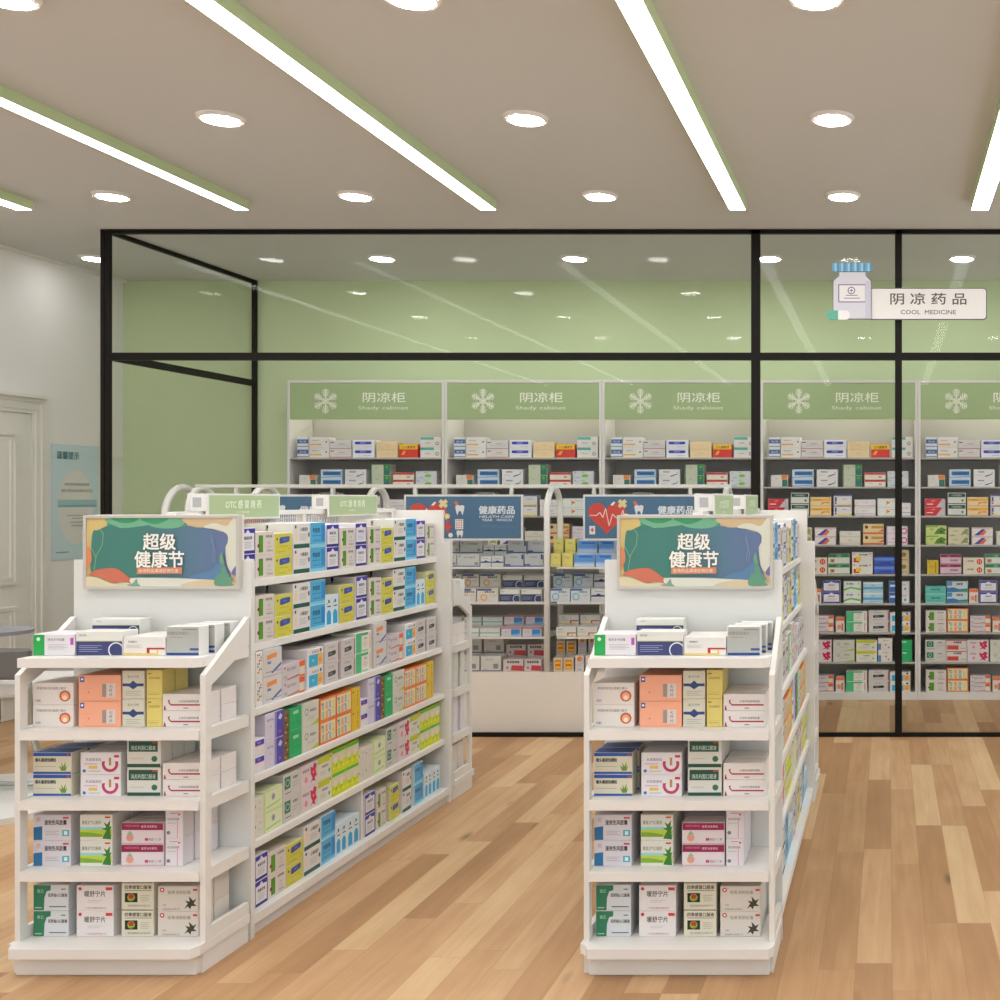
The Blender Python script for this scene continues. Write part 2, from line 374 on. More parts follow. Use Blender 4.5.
jar = MB(); jx0, jx1 = sx(833), sx(871.5)
jo = [(jx0, sz(319.5)), (jx1, sz(319.5)), (jx1, sz(281)), (sx(866), sz(276)), (sx(866), sz(272)), (sx(839), sz(272)), (sx(839), sz(276)), (jx0, sz(281))]
jar.prism(jo, 'y', -.014, .0, lnc); ji = [(x*.97+.03*(jx0+jx1)/2, z*.975+.025*sz(300)) for x, z in jo]; jar.prism(ji, 'y', -.016, -.014, mat('#c9c8d0'))
A = Art(jar, jx0, sz(319.5), jx1-jx0, sz(272)-sz(319.5), -.0162, .0003)
A.rect(.14, .35, .86, .73, lnc); A.rect(.165, .37, .835, .71, mat('#dcd8d8')); A.circ(.48, .6, .08, lnc); A.circ(.48, .6, .06, mat('#dcd8d8')); A.rect(.44, .59, .52, .61, lnc); A.rect(.47, .565, .49, .635, lnc)
A.rect(.33, .49, .64, .505, lnc); A.rect(.28, .43, .7, .445, lnc); A.rect(.84, .03, .97, .8, mat('#bcbbc8'))
jar.build('bottle_cutout', sg)
cp = MB(); cw = (sx(872)-sx(832.5))/18
for k in range(18): cp.box(sx(832.5)+k*cw, sx(832.5)+(k+1)*cw, -.016, 0, sz(271.8), sz(263.5), mat(['#5f9fc4', '#86c3d8', '#4c86b4'][k % 3], .4))
cp.build('bottle_cap', sg)
pi_ = MB(); pi_.prism(rrect(sx(826.5), sx(850), sz(320.3), sz(311), .026), 'y', -.022, -.016, lnc)
A = Art(pi_, sx(826.5), sz(320.3), sx(850)-sx(826.5), sz(311)-sz(320.3), -.0222, .0003)
half = rrect(0, 1, 0, 1, .0); rr = [((x-sx(827.2))/(sx(849.3)-sx(827.2)), (z-sz(319.7))/(sz(311.6)-sz(319.7))) for x, z in rrect(sx(827.2), sx(849.3), sz(319.7), sz(311.6), .022)]
A.poly([p for p in rr if p[0] >= .5]+[(.5, 1), (.5, 0)], mat('#e4e0de')); A.poly([p for p in rr if p[0] <= .5]+[(.5, 0), (.5, 1)], mat('#5aa58f'))
pi_.build('pill_cutout', sg)

# ------------------------------------------------------------------ medicine box designs
# name: (short look, base colour, items). items in fractions of the front face
K = '#3a3a3c'
D = {}
def dz_(name, look, base, *items): D[name] = (look, base, items)
def lines(u0, u1, v, n=3, c='#a5a3a2', g=.07, th=.022):
    return tuple(('r', u0, v-i*g, u1-(.18*(u1-u0) if i % 2 else 0), v-i*g+th, c) for i in range(n))
dz_('T1', 'white box with green end', '#d8d6da', ('r', 0, 0, .27, 1, '#1fa04b'), ('c', .12, .78, .09, '#cfe8d6'), ('t', .55, .76, .13, '莱克多辛胶囊', K), ('r', .9, .5, .98, .85, '#b04ab0'), *lines(.36, .85, .5, 4))
dz_('T2', 'navy box with white swoosh', '#d9dad3', ('r', 0, 0, 1, .6, '#39406f'), ('r', 0, .6, 1, .64, '#c9cf9a'), ('ring', .87, .22, .34, .05, '#dfe2ea'), ('r', .87, .0, 1, .12, '#39406f'), *lines(.06, .56, .4, 4, '#9aa0c4', .08), ('t', .14, .86, .1, '美司钠', '#777'))
dz_('T3', 'white box with red-yellow corner', '#dcdad4', ('r', .56, .32, 1, .42, '#b3262e'), ('r', .56, .1, .63, .42, '#b3262e'), ('r', 0, .03, .8, .12, '#e2c23b'), ('r', .8, .03, .84, .3, '#e2c23b'), ('t', .22, .75, .12, '苯磺酸片', K), *lines(.06, .45, .55, 3))
dz_('T4', 'grey box with blue base', '#dadbd8', ('r', 0, 0, 1, 1, '#a9aca6'), ('r', 0, 0, 1, .09, '#1c4488'), ('r', .72, .17, 1, .25, '#2f4d86'), ('t', .35, .78, .12, '硫糖铝咀嚼片', '#7b7f7b'), ('r', .1, .62, .5, .64, '#8b8f8b'), ('r', .5, .9, .95, .93, '#777'))
dz_('C1', 'white box with red round logo', '#ded9d3', ('t', .46, .76, .13, '阿莫西林克拉维酸分散片', K, .74), ('c', .8, .4, .27, '#bf5b38'), ('c', .8, .38, .19, '#e8a77c'), ('c', .8, .32, .11, '#f0d9c4'), ('r', .6, .6, .95, .61, '#aaa'), ('t', .12, .18, .12, '双鹤', '#4a5590'))
dz_('C2', 'peach box with grey barcode patch', '#eba98a', ('r', .03, .74, .13, .95, '#35549c'), ('c', .08, .85, .05, '#dfe6ef'), ('r', .56, .15, .66, .66, '#9a8c86'), ('r', .66, .12, .88, .68, '#d5cbc6'), ('tv', .77, .4, .5, '七叶片', '#222'), ('r', .1, .5, .3, .51, '#d58c6e'), ('r', .22, .3, .25, .36, '#d2643c'))
dz_('C3', 'white box with navy wave', '#cfcdbc', ('p', [(0, .55), (.35, .55), (.5, .66), (.65, .55), (1, .55), (1, .45), (.7, .44), (.5, .33), (.3, .44), (0, .45)], '#2a4377'), ('t', .5, .8, .1, '复方丹参', '#6d6d66'), *lines(.15, .85, .25, 3))
dz_('C4', 'tall yellow box', '#d9c972', ('t', .5, .72, .09, '清热解毒颗粒', '#7d6a28', .75), ('r', .1, .12, .8, .14, '#a3934a'), ('r', .08, .86, .3, .9, '#6f6a44'), ('r', .06, .2, .9, .21, '#b5a55a'))
dz_('C5', 'low white box with red curved stripe', '#ded8d4', ('r', .2, .28, .97, .38, '#a6313c'), ('p', [(.2, .38), (.2, .28), (.14, .42), (.12, .62), (.17, .68), (.16, .5)], '#a6313c'), ('p', [(0.02, 0), (.08, 0), (.06, .22), (.035, .32)], '#a6313c'), ('t', .63, .56, .15, '头孢克洛缓释胶囊', K, .5), ('r', .5, .1, .62, .16, '#777'))
dz_('P1', 'white and blue box with green plant', '#d0cdb9', ('top', '#2f5fa8'), ('r', 0, .84, 1, 1, '#2456a6'), ('r', 0, 0, 1, .1, '#2456a6'), ('t', .33, .66, .17, '猴头菌提取颗粒', '#1e1e1e', .55, .03), ('p', [(.74, .14), (.86, .14), (.9, .42), (.85, .3), (.86, .6), (.8, .35), (.74, .56), (.76, .3), (.68, .4)], '#6a8f2f'), ('r', .05, .34, .6, .36, '#96927f'), ('c', .92, .91, .06, '#c9402f'))
dz_('P2', 'white box with pink ring logo', '#dddadd', ('t', .36, .68, .14, '乳酸菌素胶囊', '#6b4c80', .55), ('r', .08, .44, .42, .52, '#d6b7c8'), ('r', .2, .24, .42, .38, '#dbbf53'), ('ring', .74, .48, .4, .14, '#b93a5c'), ('r', .52, .6, .99, .95, '#dddadd'), ('r', .84, .78, .97, .9, '#c8353f'), ('r', .71, .4, .77, .78, '#b48a55'), ('c', .09, .14, .08, '#3c74b0'), *lines(.2, .5, .12, 1, '#888'))
dz_('P3', 'white box with dark green label', '#cfcfc6', ('r', .04, .56, .92, .94, '#1d4f3d'), ('t', .48, .7, .17, '消炎利胆口服液', '#cfe0d8', .75), ('r', 0, 0, 1, .12, '#1d4f3d'), ('c', .82, .3, .11, '#2e6a55'), ('r', .76, .87, .9, .92, '#c9402f'), ('r', .1, .3, .5, .32, '#aaa'))
dz_('F1', 'white box with teal-blue corner', '#cfcdd4', ('p', [(0, 0), (.24, 0), (.24, .55), (0, .5)], '#2b6f9e'), ('t', .6, .7, .2, '速效伤风胶囊', '#2a2a2e', .6, .02), ('r', .78, .15, .97, .4, '#4fa9bf'), ('r', .83, .2, .92, .35, '#cfe3e8'), ('t', .14, .8, .16, '贝', '#c43a45'), ('r', .8, .85, .96, .92, '#c8354a'), *lines(.32, .7, .34, 3))
dz_('F2', 'white box with green meadow picture', '#dadbd2', ('p', [(0, .12), (1, .12), (1, .42), (0, .42)], '#b3c94a'), ('p', [(.0, .32), (.3, .3), (.7, .22), (.7, .12), (0, .12)], '#7da832'), ('r', 0, .42, .75, .52, '#8ccfd6'), ('t', .36, .7, .15, '藿香正气口服液', '#2e5a3b', .6), ('p', [(.7, .05), (.98, .02), (.95, .4), (1, .55), (.93, .52), (.95, .8), (.85, .62), (.74, .72), (.82, .5), (.68, .45), (.83, .38), (.75, .2)], '#357a34'), ('r', .78, .88, .95, .94, '#c8352f'))
dz_('F3', 'maroon-topped white box', '#d8cfd3', ('r', 0, .66, 1, 1, '#8f1f4c'), ('t', .66, .83, .12, '健胃消食颗粒', '#efc9d6', .5), ('t', .25, .86, .1, 'WEICHANG', '#d88ba8', .35), ('c', .2, .3, .18, '#d99a83'), ('p', [(.12, .45), (.28, .45), (.2, .64)], '#86b9a2'), ('r', .56, .15, .64, .28, '#bf4850'), ('t', .8, .22, .12, '每盒十二袋', '#444', .3), ('r', 0, 0, 1, .05, '#c9a9b5'))
dz_('F4', 'narrow white box with pink line', '#d9d5da', ('r', .68, 0, .71, .62, '#cf5a70'), ('t', .45, .68, .09, '维生素软胶囊', '#555', .7), ('c', .16, .18, .07, '#7d7688'), ('r', .25, .88, .7, .9, '#bf5060'), ('r', .1, .52, .6, .54, '#aaa'), ('c', .8, .85, .04, '#cf4058'))
dz_('Q1', 'white box with dark green side', '#cdd2d6', ('p', [(0, 0), (.3, 0), (.32, .5), (.38, .75), (.5, .8), (.5, 1), (0, 1)], '#2e7a58'), ('t', .2, .76, .12, '百乙', '#cfe5da', .2), ('t', .7, .6, .14, '芪苈强心口服液', '#26282b', .55, .02), ('r', .45, .12, .95, .16, '#555a60'), ('r', .8, .82, .93, .86, '#555'), ('r', .04, .08, .24, .12, '#9fd0b5'))
dz_('Q2', 'white box with red-dotted corners', '#dedbda', ('c', .09, .88, .07, '#c9343a'), ('p', [(.8, .82), (.98, .82), (.98, .94), (.8, .94)], '#c9343a'), ('t', .5, .68, .24, '暖舒宁片', '#2d2a2c', .58, .01), ('t', .52, .1, .08, '广东药业集团有限公司', '#b0444c', .62), *lines(.3, .7, .4, 2, '#bbb'))
dz_('Q3', 'cream box with green emblem in black square', '#d5d2bf', ('r', 0, .97, 1, 1, '#555548'), ('t', .52, .82, .15, '四季感冒口服液', '#26261e', .84, .02), ('r', .1, .68, .95, .7, '#444'), ('r', .1, .25, .5, .6, '#1d241a'), ('c', .3, .43, .15, '#8fae3b'), ('p', [(.2, .5), (.3, .58), (.4, .5), (.36, .38), (.24, .38)], '#b03a2a'), ('p', [(.24, .3), (.4, .36), (.46, .5), (.36, .3)], '#3b8c3a'), ('t', .55, .12, .08, '国药集团药业有限公司', '#777', .75), *lines(.6, .9, .5, 4, '#a9a795'))
dz_('Q4', 'beige box with black leaf print', '#d1ccc3', ('c', .1, .86, .1, '#b8424a'), ('c', .1, .86, .05, '#e8d5d0'), ('t', .53, .76, .15, '银黄清肺胶囊', '#7c766e', .6), ('r', .88, .82, .99, .9, '#c13a40'), ('p', [(.66, .08), (.75, .3), (.68, .42), (.8, .38), (.78, .6), (.88, .42), (.97, .5), (.9, .3), (.98, .2), (.84, .2), (.82, .06), (.75, .18)], '#3c3d2d'), ('t', .16, .24, .08, '36粒', '#b04048'), ('t', .32, .07, .07, '江西青峰药业有限公司', '#666', .55))
# boxes on the long side shelves
dz_('G', 'grey box with green upright bar', '#cfc6c0', ('r', .16, .1, .4, .86, '#4f8f22'), ('c', .15, .4, .09, '#7a2c22'), ('t', .72, .8, .13, '安神补脑', '#4a4442', .42, .02), ('t', .72, .5, .12, '口服', '#999', .2), *lines(.58, .88, .32, 2, '#9d9693', .12), ('r', .6, .12, .93, .16, '#8a8482'))
dz_('Y', 'yellow box with blue badge', '#d3d0a8', ('r', 0, 0, 1, 1, '#c6c247'), ('p', [(.28, .55), (.33, .5), (.84, .58), (.88, .64), (.88, .82), (.84, .86), (.33, .82), (.28, .76)], '#3c4fa0'), ('t', .58, .69, .1, '肝泰乐', '#8c9ad4', .4), ('r', .25, .36, .8, .4, '#b5a52f'), ('c', .14, .74, .07, '#5c5a28'), ('r', .2, .1, .6, .13, '#a49a2e'), ('r', .8, .2, .92, .25, '#e0812a'))
dz_('K', 'white box with dark green base band', '#d6d4d0', ('r', 0, 0, 1, .17, '#1b5347'), ('t', .66, .77, .16, '小柴胡片', '#2a2a2c', .5, .03), ('r', .1, .3, .2, .75, '#e7c79f'), ('r', .9, .45, 1, .62, '#504e55'), ('c', .12, .88, .07, '#333'), *lines(.35, .85, .55, 4, '#a9a6a6'))
dz_('B', 'sky blue box', '#d0d8da', ('r', 0, 0, 1, 1, '#4ba5cf'), ('t', .42, .68, .2, '阿胶浆', '#1f3f66', .6, .03), ('r', .75, .2, 1, .9, '#2a86c6'), ('r', .1, .44, .7, .47, '#2c6fa0'), ('r', .2, .24, .7, .27, '#2c6fa0'), ('c', .93, .1, .05, '#c9508a'), ('r', 0, 0, 1, .12, '#7cc6e2'))
dz_('V', 'white box with purple borders', '#dad8dc', ('p', [(0, 1), (0, .8), (.35, .82), (.5, .96), (.65, .82), (1, .8), (1, 1)], '#33309c'), ('r', 0, 0, 1, .12, '#2f2f7c'), ('r', 0, .1, .05, .9, '#4741a0'), ('r', .94, .1, 1, .9, '#5c4a88'), ('t', .5, .62, .14, '奥美拉唑', '#38344f', .6, .02), *lines(.2, .8, .44, 4, '#aaa4aa'))
dz_('O', 'tall white box with two blue bottle prints', '#cbdbe0', ('p', [(.08, .06), (.42, .06), (.42, .42), (.3, .52), (.2, .52), (.08, .42)], '#2c9fd0'), ('p', [(.58, .06), (.92, .06), (.92, .42), (.8, .52), (.7, .52), (.58, .42)], '#2c9fd0'), ('r', .12, .62, .4, .66, '#555'), ('r', .62, .62, .9, .66, '#555'), ('c', .25, .8, .06, '#2a6a90'), ('c', .75, .8, .06, '#2a6a90'), ('c', .1, .74, .03, '#d05c7c'), ('c', .62, .76, .03, '#d05c7c'))
dz_('N', 'narrow white box with coloured dots', '#dcdad4', *[('c', .25+.25*(i % 3), .9-.11*(i//2), .045, ['#c73155', '#2f9a70', '#d04a28', '#c5cf3b', '#2e6e9a'][i % 5]) for i in range(14)])
dz_('A', 'grey-white box with orange label and blue slash', '#cbc7c3', ('p', [(.18, .6), (.72, .66), (.72, .84), (.18, .78)], '#e08b4d'), ('r', .2, .44, .4, .54, '#6a7ab0'), ('p', [(.4, .1), (.98, .42), (.98, .32), (.5, .06)], '#3a56a0'), ('r', .1, .12, .98, .15, '#7d86a8'))
dz_('R', 'lilac-grey box with orange end', '#c9bfc3', ('r', .75, .66, 1, 1, '#e0602a'), ('r', .78, .1, .95, .6, '#d8d2b4'), ('t', .4, .66, .22, '复方丹参片', '#444', .5), ('p', [(.2, .06), (.75, .2), (.75, .1), (.2, 0)], '#b55a3a'), ('c', .1, .78, .08, '#a02e2a'), ('r', .06, .1, .2, .3, '#9db39f'), ('r', .75, 0, 1, .12, '#dd6a30'))
dz_('S', 'white box with cyan panel and orange figure', '#dcd8d8', ('r', .08, .08, .66, .7, '#2fa6cc'), ('r', .66, .1, .97, .72, '#dfb45a'), ('c', .82, .35, .14, '#e8854b'), ('t', .5, .84, .13, '复合维生素', '#5a4444', .75), ('r', .8, .78, .9, .95, '#333a5a'), ('t', .35, .4, .14, '钙片', '#d7eef4'))
dz_('W', 'grey box with black capsule mark', '#c6c1bf', ('p', [(.22, .32), (.7, .36), (.78, .46), (.72, .6), (.22, .56)], '#2a2a2c'), ('t', .42, .46, .11, '雷贝拉', '#c6c1bf', .35), ('t', .45, .8, .12, '雷贝拉唑钠', '#777272', .7), ('r', .2, .16, .7, .2, '#a39d9b'), ('r', .94, .05, .99, .95, '#8c3c44'))
dz_('X', 'mint and white box with green cap band', '#dcdcd2', ('r', 0, .0, .36, 1, '#4ab47d'), ('r', .36, .84, .78, .97, '#45a46c'), ('t', .62, .68, .12, '蒲地蓝', '#8a4038', .4), *lines(.45, .75, .5, 4, '#d9a08e'), ('r', .88, .1, .92, .9, '#d57a7a'), ('r', .4, .03, .75, .08, '#5fae7c'))
dz_('U', 'small white box with violet label', '#d9d6d8', ('r', 0, .62, .94, .92, '#3b38a8'), ('r', 0, .56, .94, .62, '#d88a9a'), ('t', .4, .77, .13, '甲硝唑', '#b9b8e8'), ('t', .75, .2, .08, '24粒', '#666'))
dz_('L', 'lilac box with deep purple side', '#c9c4d4', ('r', .62, 0, 1, 1, '#4d47a2'), ('r', .5, 0, .62, 1, '#8a86bf'), ('p', [(.7, .72), (.82, .9), (.94, .78), (.84, .64)], '#c7c3e2'), ('t', .28, .76, .09, '银杏叶滴丸', '#333', .42), ('t', .28, .5, .07, '五十粒', '#777', .3), ('c', .8, .2, .06, '#cf5a8a'))
dz_('M', 'narrow dark box with brown checks', '#6a5a3c', *[('r', .2+.3*(i % 2), .08+.1*i, .5+.3*(i % 2), .15+.1*i, ['#c9a34c', '#3a2a20', '#a8442c'][i % 3]) for i in range(9)])
dz_('E', 'bright green box', '#1fa561', ('t', .5, .82, .13, '板蓝根', '#d6efe0', .7, .02), ('r', .05, .1, .9, .12, '#53c089'), ('r', .05, .4, .8, .42, '#178a50'))
dz_('I', 'grey box with leaf logo', '#c9c8bd', ('ring', .24, .62, .15, .04, '#5f7f6b'), ('t', .65, .64, .13, '参松养心', '#4a4a46', .5, .02), ('p', [(.45, 0), (1, 0), (1, .2)], '#a9b93c'), *lines(.3, .8, .35, 2, '#aaa9a0'))
dz_('J', 'orange-framed box with small bottle grid', '#dd7a3c', ('r', .04, .1, .96, .95, '#e6cfae'), *[('r', .1+.22*(i % 4), .52-.4*(i//4), .24+.22*(i % 4), .86-.4*(i//4), ['#8fbf9a', '#d9a078', '#8ab6c4', '#cfd48a'][i % 4]) for i in range(8)], ('c', .1, .8, .06, '#5a4fa8'), ('c', .5, .45, .05, '#d0603c'), ('c', .8, .5, .05, '#d0903c'))
dz_('Z', 'golden yellow box', '#d9b52c', ('tv', .7, .5, .8, '黄连上清丸', '#6b5412'), ('r', .0, .0, .04, 1, '#b5921c'), ('r', .1, .8, .3, .86, '#6b5412'))
dz_('H', 'plain cream-white box', '#d2cec0', ('r', 0, .5, .08, .64, '#5f5a88'), ('t', .6, .7, .09, '甘草片', '#8a867a', .5), *lines(.3, .8, .4, 2, '#b9b5a6'))
dz_('g', 'pale green box with small grey flower', '#d2dcb4', ('c', .5, .58, .17, '#9a9cac'), ('c', .5, .58, .08, '#7f7f9c'), ('p', [(.1, .12), (.9, .24), (.9, .3), (.1, .18)], '#7fbf4a'), ('r', 0, .92, 1, 1, '#c0d08c'), ('r', 0, 0, .05, 1, '#b3cf7a'))
dz_('k', 'grey box with dark green logo square', '#c4c2bc', ('r', .06, .36, .4, .88, '#206a50'), ('ring', .23, .62, .17, .05, '#9cc4b0'), ('t', .7, .74, .13, '养胃舒', '#3a3a38', .5, .02), ('r', .08, .16, .45, .2, '#666'), *lines(.5, .92, .5, 2, '#9a9894', .12))
dz_('f', 'pink box with crimson blossom', '#d3c6c8', ('p', [(.55, .1), (.7, .3), (.6, .5), (.56, .85), (.72, .75), (.8, .95), (.97, .85), (.9, .6), (.98, .35), (.85, .3), (.88, .1), (.72, .2)], '#bf1f4c'), ('c', .3, .34, .14, '#d58595'), ('t', .28, .74, .14, '乌鸡白凤', '#5a4248', .45, .02), ('c', .76, .55, .06, '#e8a0b0'))
dz_('y', 'white box with lime green top label', '#d5d3c4', ('r', .0, .72, .88, 1, '#b9c324'), ('c', .93, .9, .07, '#d05a2a'), ('t', .5, .56, .12, '牛黄解毒片', '#5c567c', .7, .02), ('c', .82, .3, .1, '#5fae8a'), *lines(.15, .6, .35, 3, '#a8a698'))
dz_('d', 'lime yellow box with daisies and green band', '#c9d22a', ('r', 0, .5, 1, .86, '#d2cbb2'), ('r', 0, .86, 1, 1, '#4db52c'), ('c', .25, .55, .17, '#d8d2c0'), ('c', .72, .55, .17, '#d8d2c0'), *[('c', .12+.19*i, .2+.12*(i % 2), .07, ['#e8e24a', '#8ab52a'][i % 2]) for i in range(5)])
# boxes only in the tall cabinets
dz_('a1', 'blue and white striped box with rounded mark', '#cfd2d6', ('r', 0, .38, 1, .8, '#3c5f96'), ('t', .5, .58, .2, '脑心通', '#c9d6ea', .6), ('r', 0, .05, 1, .12, '#3c5f96'))
dz_('a2', 'white box with amber line', '#d5d3cf', ('r', .04, .2, .62, .36, '#dfa942'), ('t', .32, .68, .14, '盐酸氨溴索', '#777', .5), ('c', .86, .55, .09, '#555'))
dz_('a3', 'grey-white box with slim red base', '#cbc8c6', ('r', 0, .0, 1, .08, '#b86a6e'), ('t', .58, .6, .16, '格列美脲片', '#666', .6), ('r', .03, .72, .2, .82, '#333'), ('r', .2, .38, .9, .41, '#999'))
dz_('a4', 'white box with deep blue pill label', '#d8d9e0', ('p', [(.1, .58), (.14, .5), (.82, .5), (.88, .6), (.86, .84), (.14, .84), (.1, .76)], '#2f3fa8'), ('t', .48, .67, .16, '硝苯地平', '#c5caf0', .6), ('r', .5, .2, .85, .24, '#99a'))
dz_('a5', 'cream box with faint print', '#ddc59b', ('t', .5, .55, .14, '丹参滴丸', '#b08a4c', .6), ('r', .15, .3, .85, .32, '#c4a774'), ('r', .0, .0, .05, 1, '#e6d0aa'))
dz_('a6', 'red box with yellow top', '#cc2f26', ('r', 0, .62, 1, 1, '#e8bd2a'), ('t', .5, .78, .2, '三九感冒灵', '#4a2a10', .8, .02), ('p', [(.08, .2), (.22, .5), (.36, .5), (.26, .2)], '#e0a02c'))
dz_('a7', 'white box with teal strip and round seal', '#d3d1cb', ('r', 0, .74, .66, 1, '#4aa89c'), ('t', .34, .4, .14, '多潘立酮', '#8a5a5a', .55), ('ring', .82, .36, .17, .06, '#3c4a4a'))
dz_('b1', 'small white box with orange and green end', '#cfccc6', ('r', .62, .66, .98, 1, '#d9762c'), ('r', .66, .0, .98, .62, '#2c6a5c'), ('t', .32, .7, .1, '甘油', '#666'))
dz_('b2', 'steel blue striped box', '#bccbd6', ('r', .1, .3, .95, .78, '#2d6ca8'), ('r', .2, .5, .85, .62, '#1c4a80'), ('p', [(0, .1), (1, .25), (1, .1), (0, 0)], '#7aa6c8'))
dz_('b3', 'white box with black name and blue flick', '#d6d5d6', ('t', .35, .72, .18, '阿司匹林', '#26262c', .5, .03), ('p', [(.5, .2), (.86, .5), (.92, .46), (.6, .14)], '#39526e'), ('c', .88, .66, .07, '#3aa09a'), *lines(.08, .42, .35, 2))
dz_('b4', 'tall sage box with green printed end', '#b9bfa8', ('r', .66, 0, 1, 1, '#2c7a4a'), ('c', .83, .8, .1, '#69b04a'), ('r', .7, .2, .96, .45, '#2c5a80'), ('t', .3, .7, .09, '双黄连', '#55584c', .4), ('r', 0, 0, .05, 1, '#3c8a5c'))
dz_('b5', 'cream box with red top band', '#dbd3c4', ('r', 0, .7, 1, 1, '#b92a2e'), ('t', .75, .36, .22, '速效', '#33302c', .3, .03), ('t', .3, .45, .12, '救心丸', '#b9504a', .3))
dz_('b6', 'grey-blue box with green leaf', '#c3c8cc', ('p', [(.4, .35), (.5, .6), (.66, .62), (.78, .4), (.66, .2), (.5, .18)], '#79b52c'), ('t', .5, .82, .14, '护肝片', '#444', .5), ('c', .12, .78, .07, '#555'), ('p', [(.05, .1), (.35, .3), (.35, .1)], '#93a8cc'))
dz_('c1', 'red box with diagonal grey corner', '#b9b2b4', ('p', [(0, 0), (.55, 0), (.85, .9), (.85, 1), (0, 1)], '#c52a34'), ('r', .08, .3, .4, .42, '#eac9c9'), ('t', .4, .74, .16, '止痛片', '#f0c8b0', .45))
dz_('c2', 'white box with black-green title bar', '#c9cbc4', ('r', .03, .62, .97, .95, '#23463a'), ('t', .5, .78, .18, '六味地黄丸', '#c3d4c8', .75), ('r', 0, 0, 1, .07, '#23463a'), ('c', .82, .32, .1, '#3a5c4c'))
dz_('c3', 'amber and white box', '#d8c49c', ('r', 0, .55, 1, .85, '#e0a53a'), ('p', [(.5, .1), (.7, .35), (.95, .3), (.9, .5), (.55, .45)], '#d98a2a'), ('r', 0, 0, 1, .08, '#d8a53a'), ('t', .35, .7, .15, '蜜炼枇杷膏', '#7a5420', .5))
dz_('c4', 'white box with violet stripe and yellow spots', '#d2d0d2', ('r', 0, .9, 1, 1, '#5b53a4'), ('r', .2, .0, 1, .14, '#e0cf4a'), ('r', .05, .1, .16, .8, '#4f4a94'), ('c', .12, .3, .08, '#e0b53a'), ('t', .62, .6, .13, '西咪替丁', '#55506c', .5))
dz_('c5', 'white box with thin plum line', '#d7d3d3', ('r', 0, .2, 1, .25, '#8c7a9c'), ('t', .5, .6, .14, '布洛芬缓释', '#888', .6), ('c', .12, .55, .06, '#d59a5a'))
dz_('c6', 'white box with orange arrow', '#d6d8d4', ('p', [(.38, .2), (.6, .5), (.38, .8), (.46, .5)], '#dc7a2c'), ('r', .55, .7, 1, .74, '#8a8f8c'), ('r', .0, .94, 1, 1, '#b9c9c4'), ('c', .42, .5, .08, '#e0b04a'))
dz_('e1', 'green and yellow leafy box', '#bccb7c', ('p', [(.4, .1), (.55, .6), (.75, .85), (1, .6), (.9, .3), (1, .1)], '#4f7a28'), ('r', 0, .82, .6, .98, '#7fae3c'), ('t', .3, .6, .15, '健脾丸', '#3f5a20', .45), ('c', .74, .36, .12, '#2f3d1c'))
dz_('e2', 'beige box with olive foliage print', '#c7c2a4', ('p', [(.6, .1), (.7, .5), (.85, .9), (1, .7), (.92, .4), (1, .15), (.8, .25)], '#8a9264'), ('t', .32, .6, .16, '人参归脾', '#4c4a38', .5), ('p', [(0, 0), (.4, .0), (.2, .2)], '#98a074'))
dz_('e3', 'white box with purple and orange slashes', '#d8d4d2', ('p', [(.1, .06), (.35, .06), (.65, .8), (.5, .85)], '#5a3f98'), ('p', [(.35, .06), (.55, .06), (.72, .55), (.62, .7)], '#e0672a'), ('r', 0, .9, 1, 1, '#c99a94'), ('t', .76, .8, .13, '丁桂散', '#666', .35))
dz_('e4', 'low white box with pale gold bars', '#d5d2ca', ('r', .05, .15, 1, .3, '#d8c08a'), ('t', .5, .7, .2, '开塞露', '#8a8a84', .5), ('r', .4, .48, .95, .51, '#aaa'))
dz_('e5', 'tan box with brown face and red strip', '#d7c08e', ('r', 0, .0, 1, .18, '#c86a4a'), ('c', .16, .7, .17, '#6a4028'), ('r', .4, .55, 1, .8, '#b98a44'), ('p', [(.7, .2), (1, .3), (1, .5)], '#c43a4a'))
dz_('e6', 'white box with pink swirl end', '#d8d0d6', ('ring', .84, .5, .36, .13, '#c23a74'), ('t', .4, .68, .18, '妇科千金', '#6a5fa0', .55), ('r', .08, .25, .5, .3, '#c97a7a'), ('r', 0, .0, .05, 1, '#b8a4c0'))
dz_('h1', 'small mustard yellow box', '#c9ac1e', ('r', .72, .05, .8, .9, '#7a661a'), ('r', .1, .5, .6, .55, '#a08a1a'), ('r', 0, 0, .06, 1, '#e0c440'))
dz_('h2', 'maroon and pink box', '#cfb0bd', ('r', 0, .72, 1, 1, '#8a2450'), ('t', .4, .86, .12, '逍遥丸', '#e0b4c4', .4), ('t', .65, .4, .2, '舒肝解郁', '#5a3a48', .45, .02), ('r', 0, 0, 1, .06, '#8a2450'))
dz_('h3', 'white box with red ovals', '#d6cdb9', ('c', .78, .5, .36, '#c9402c'), ('r', .72, .3, .75, .7, '#e8b8a4'), ('r', .81, .3, .84, .7, '#e8b8a4'), ('t', .3, .58, .24, '二甲双胍', '#5a3c34', .5, .02))
dz_('h4', 'white box with green top band and small picture', '#d0d2c9', ('r', 0, .66, 1, 1, '#1f7a4c'), ('t', .5, .82, .17, '三金片', '#cfe6d8', .6), ('r', .08, .15, .3, .5, '#c78a4a'), ('r', .15, .2, .24, .4, '#7a4a7c'), ('r', 0, .0, 1, .05, '#1f7a4c'))
dz_('h5', 'white box with red and yellow blocks', '#d8d4cc', ('r', .06, .06, .34, .48, '#c62f2a'), ('r', .18, .2, .44, .6, '#e0bf2f'), ('t', .55, .78, .15, '复方草珊瑚', '#2c2a2a', .5, .03), ('c', .88, .85, .07, '#c62f4a'), ('c', .1, .85, .07, '#c62f2a'))
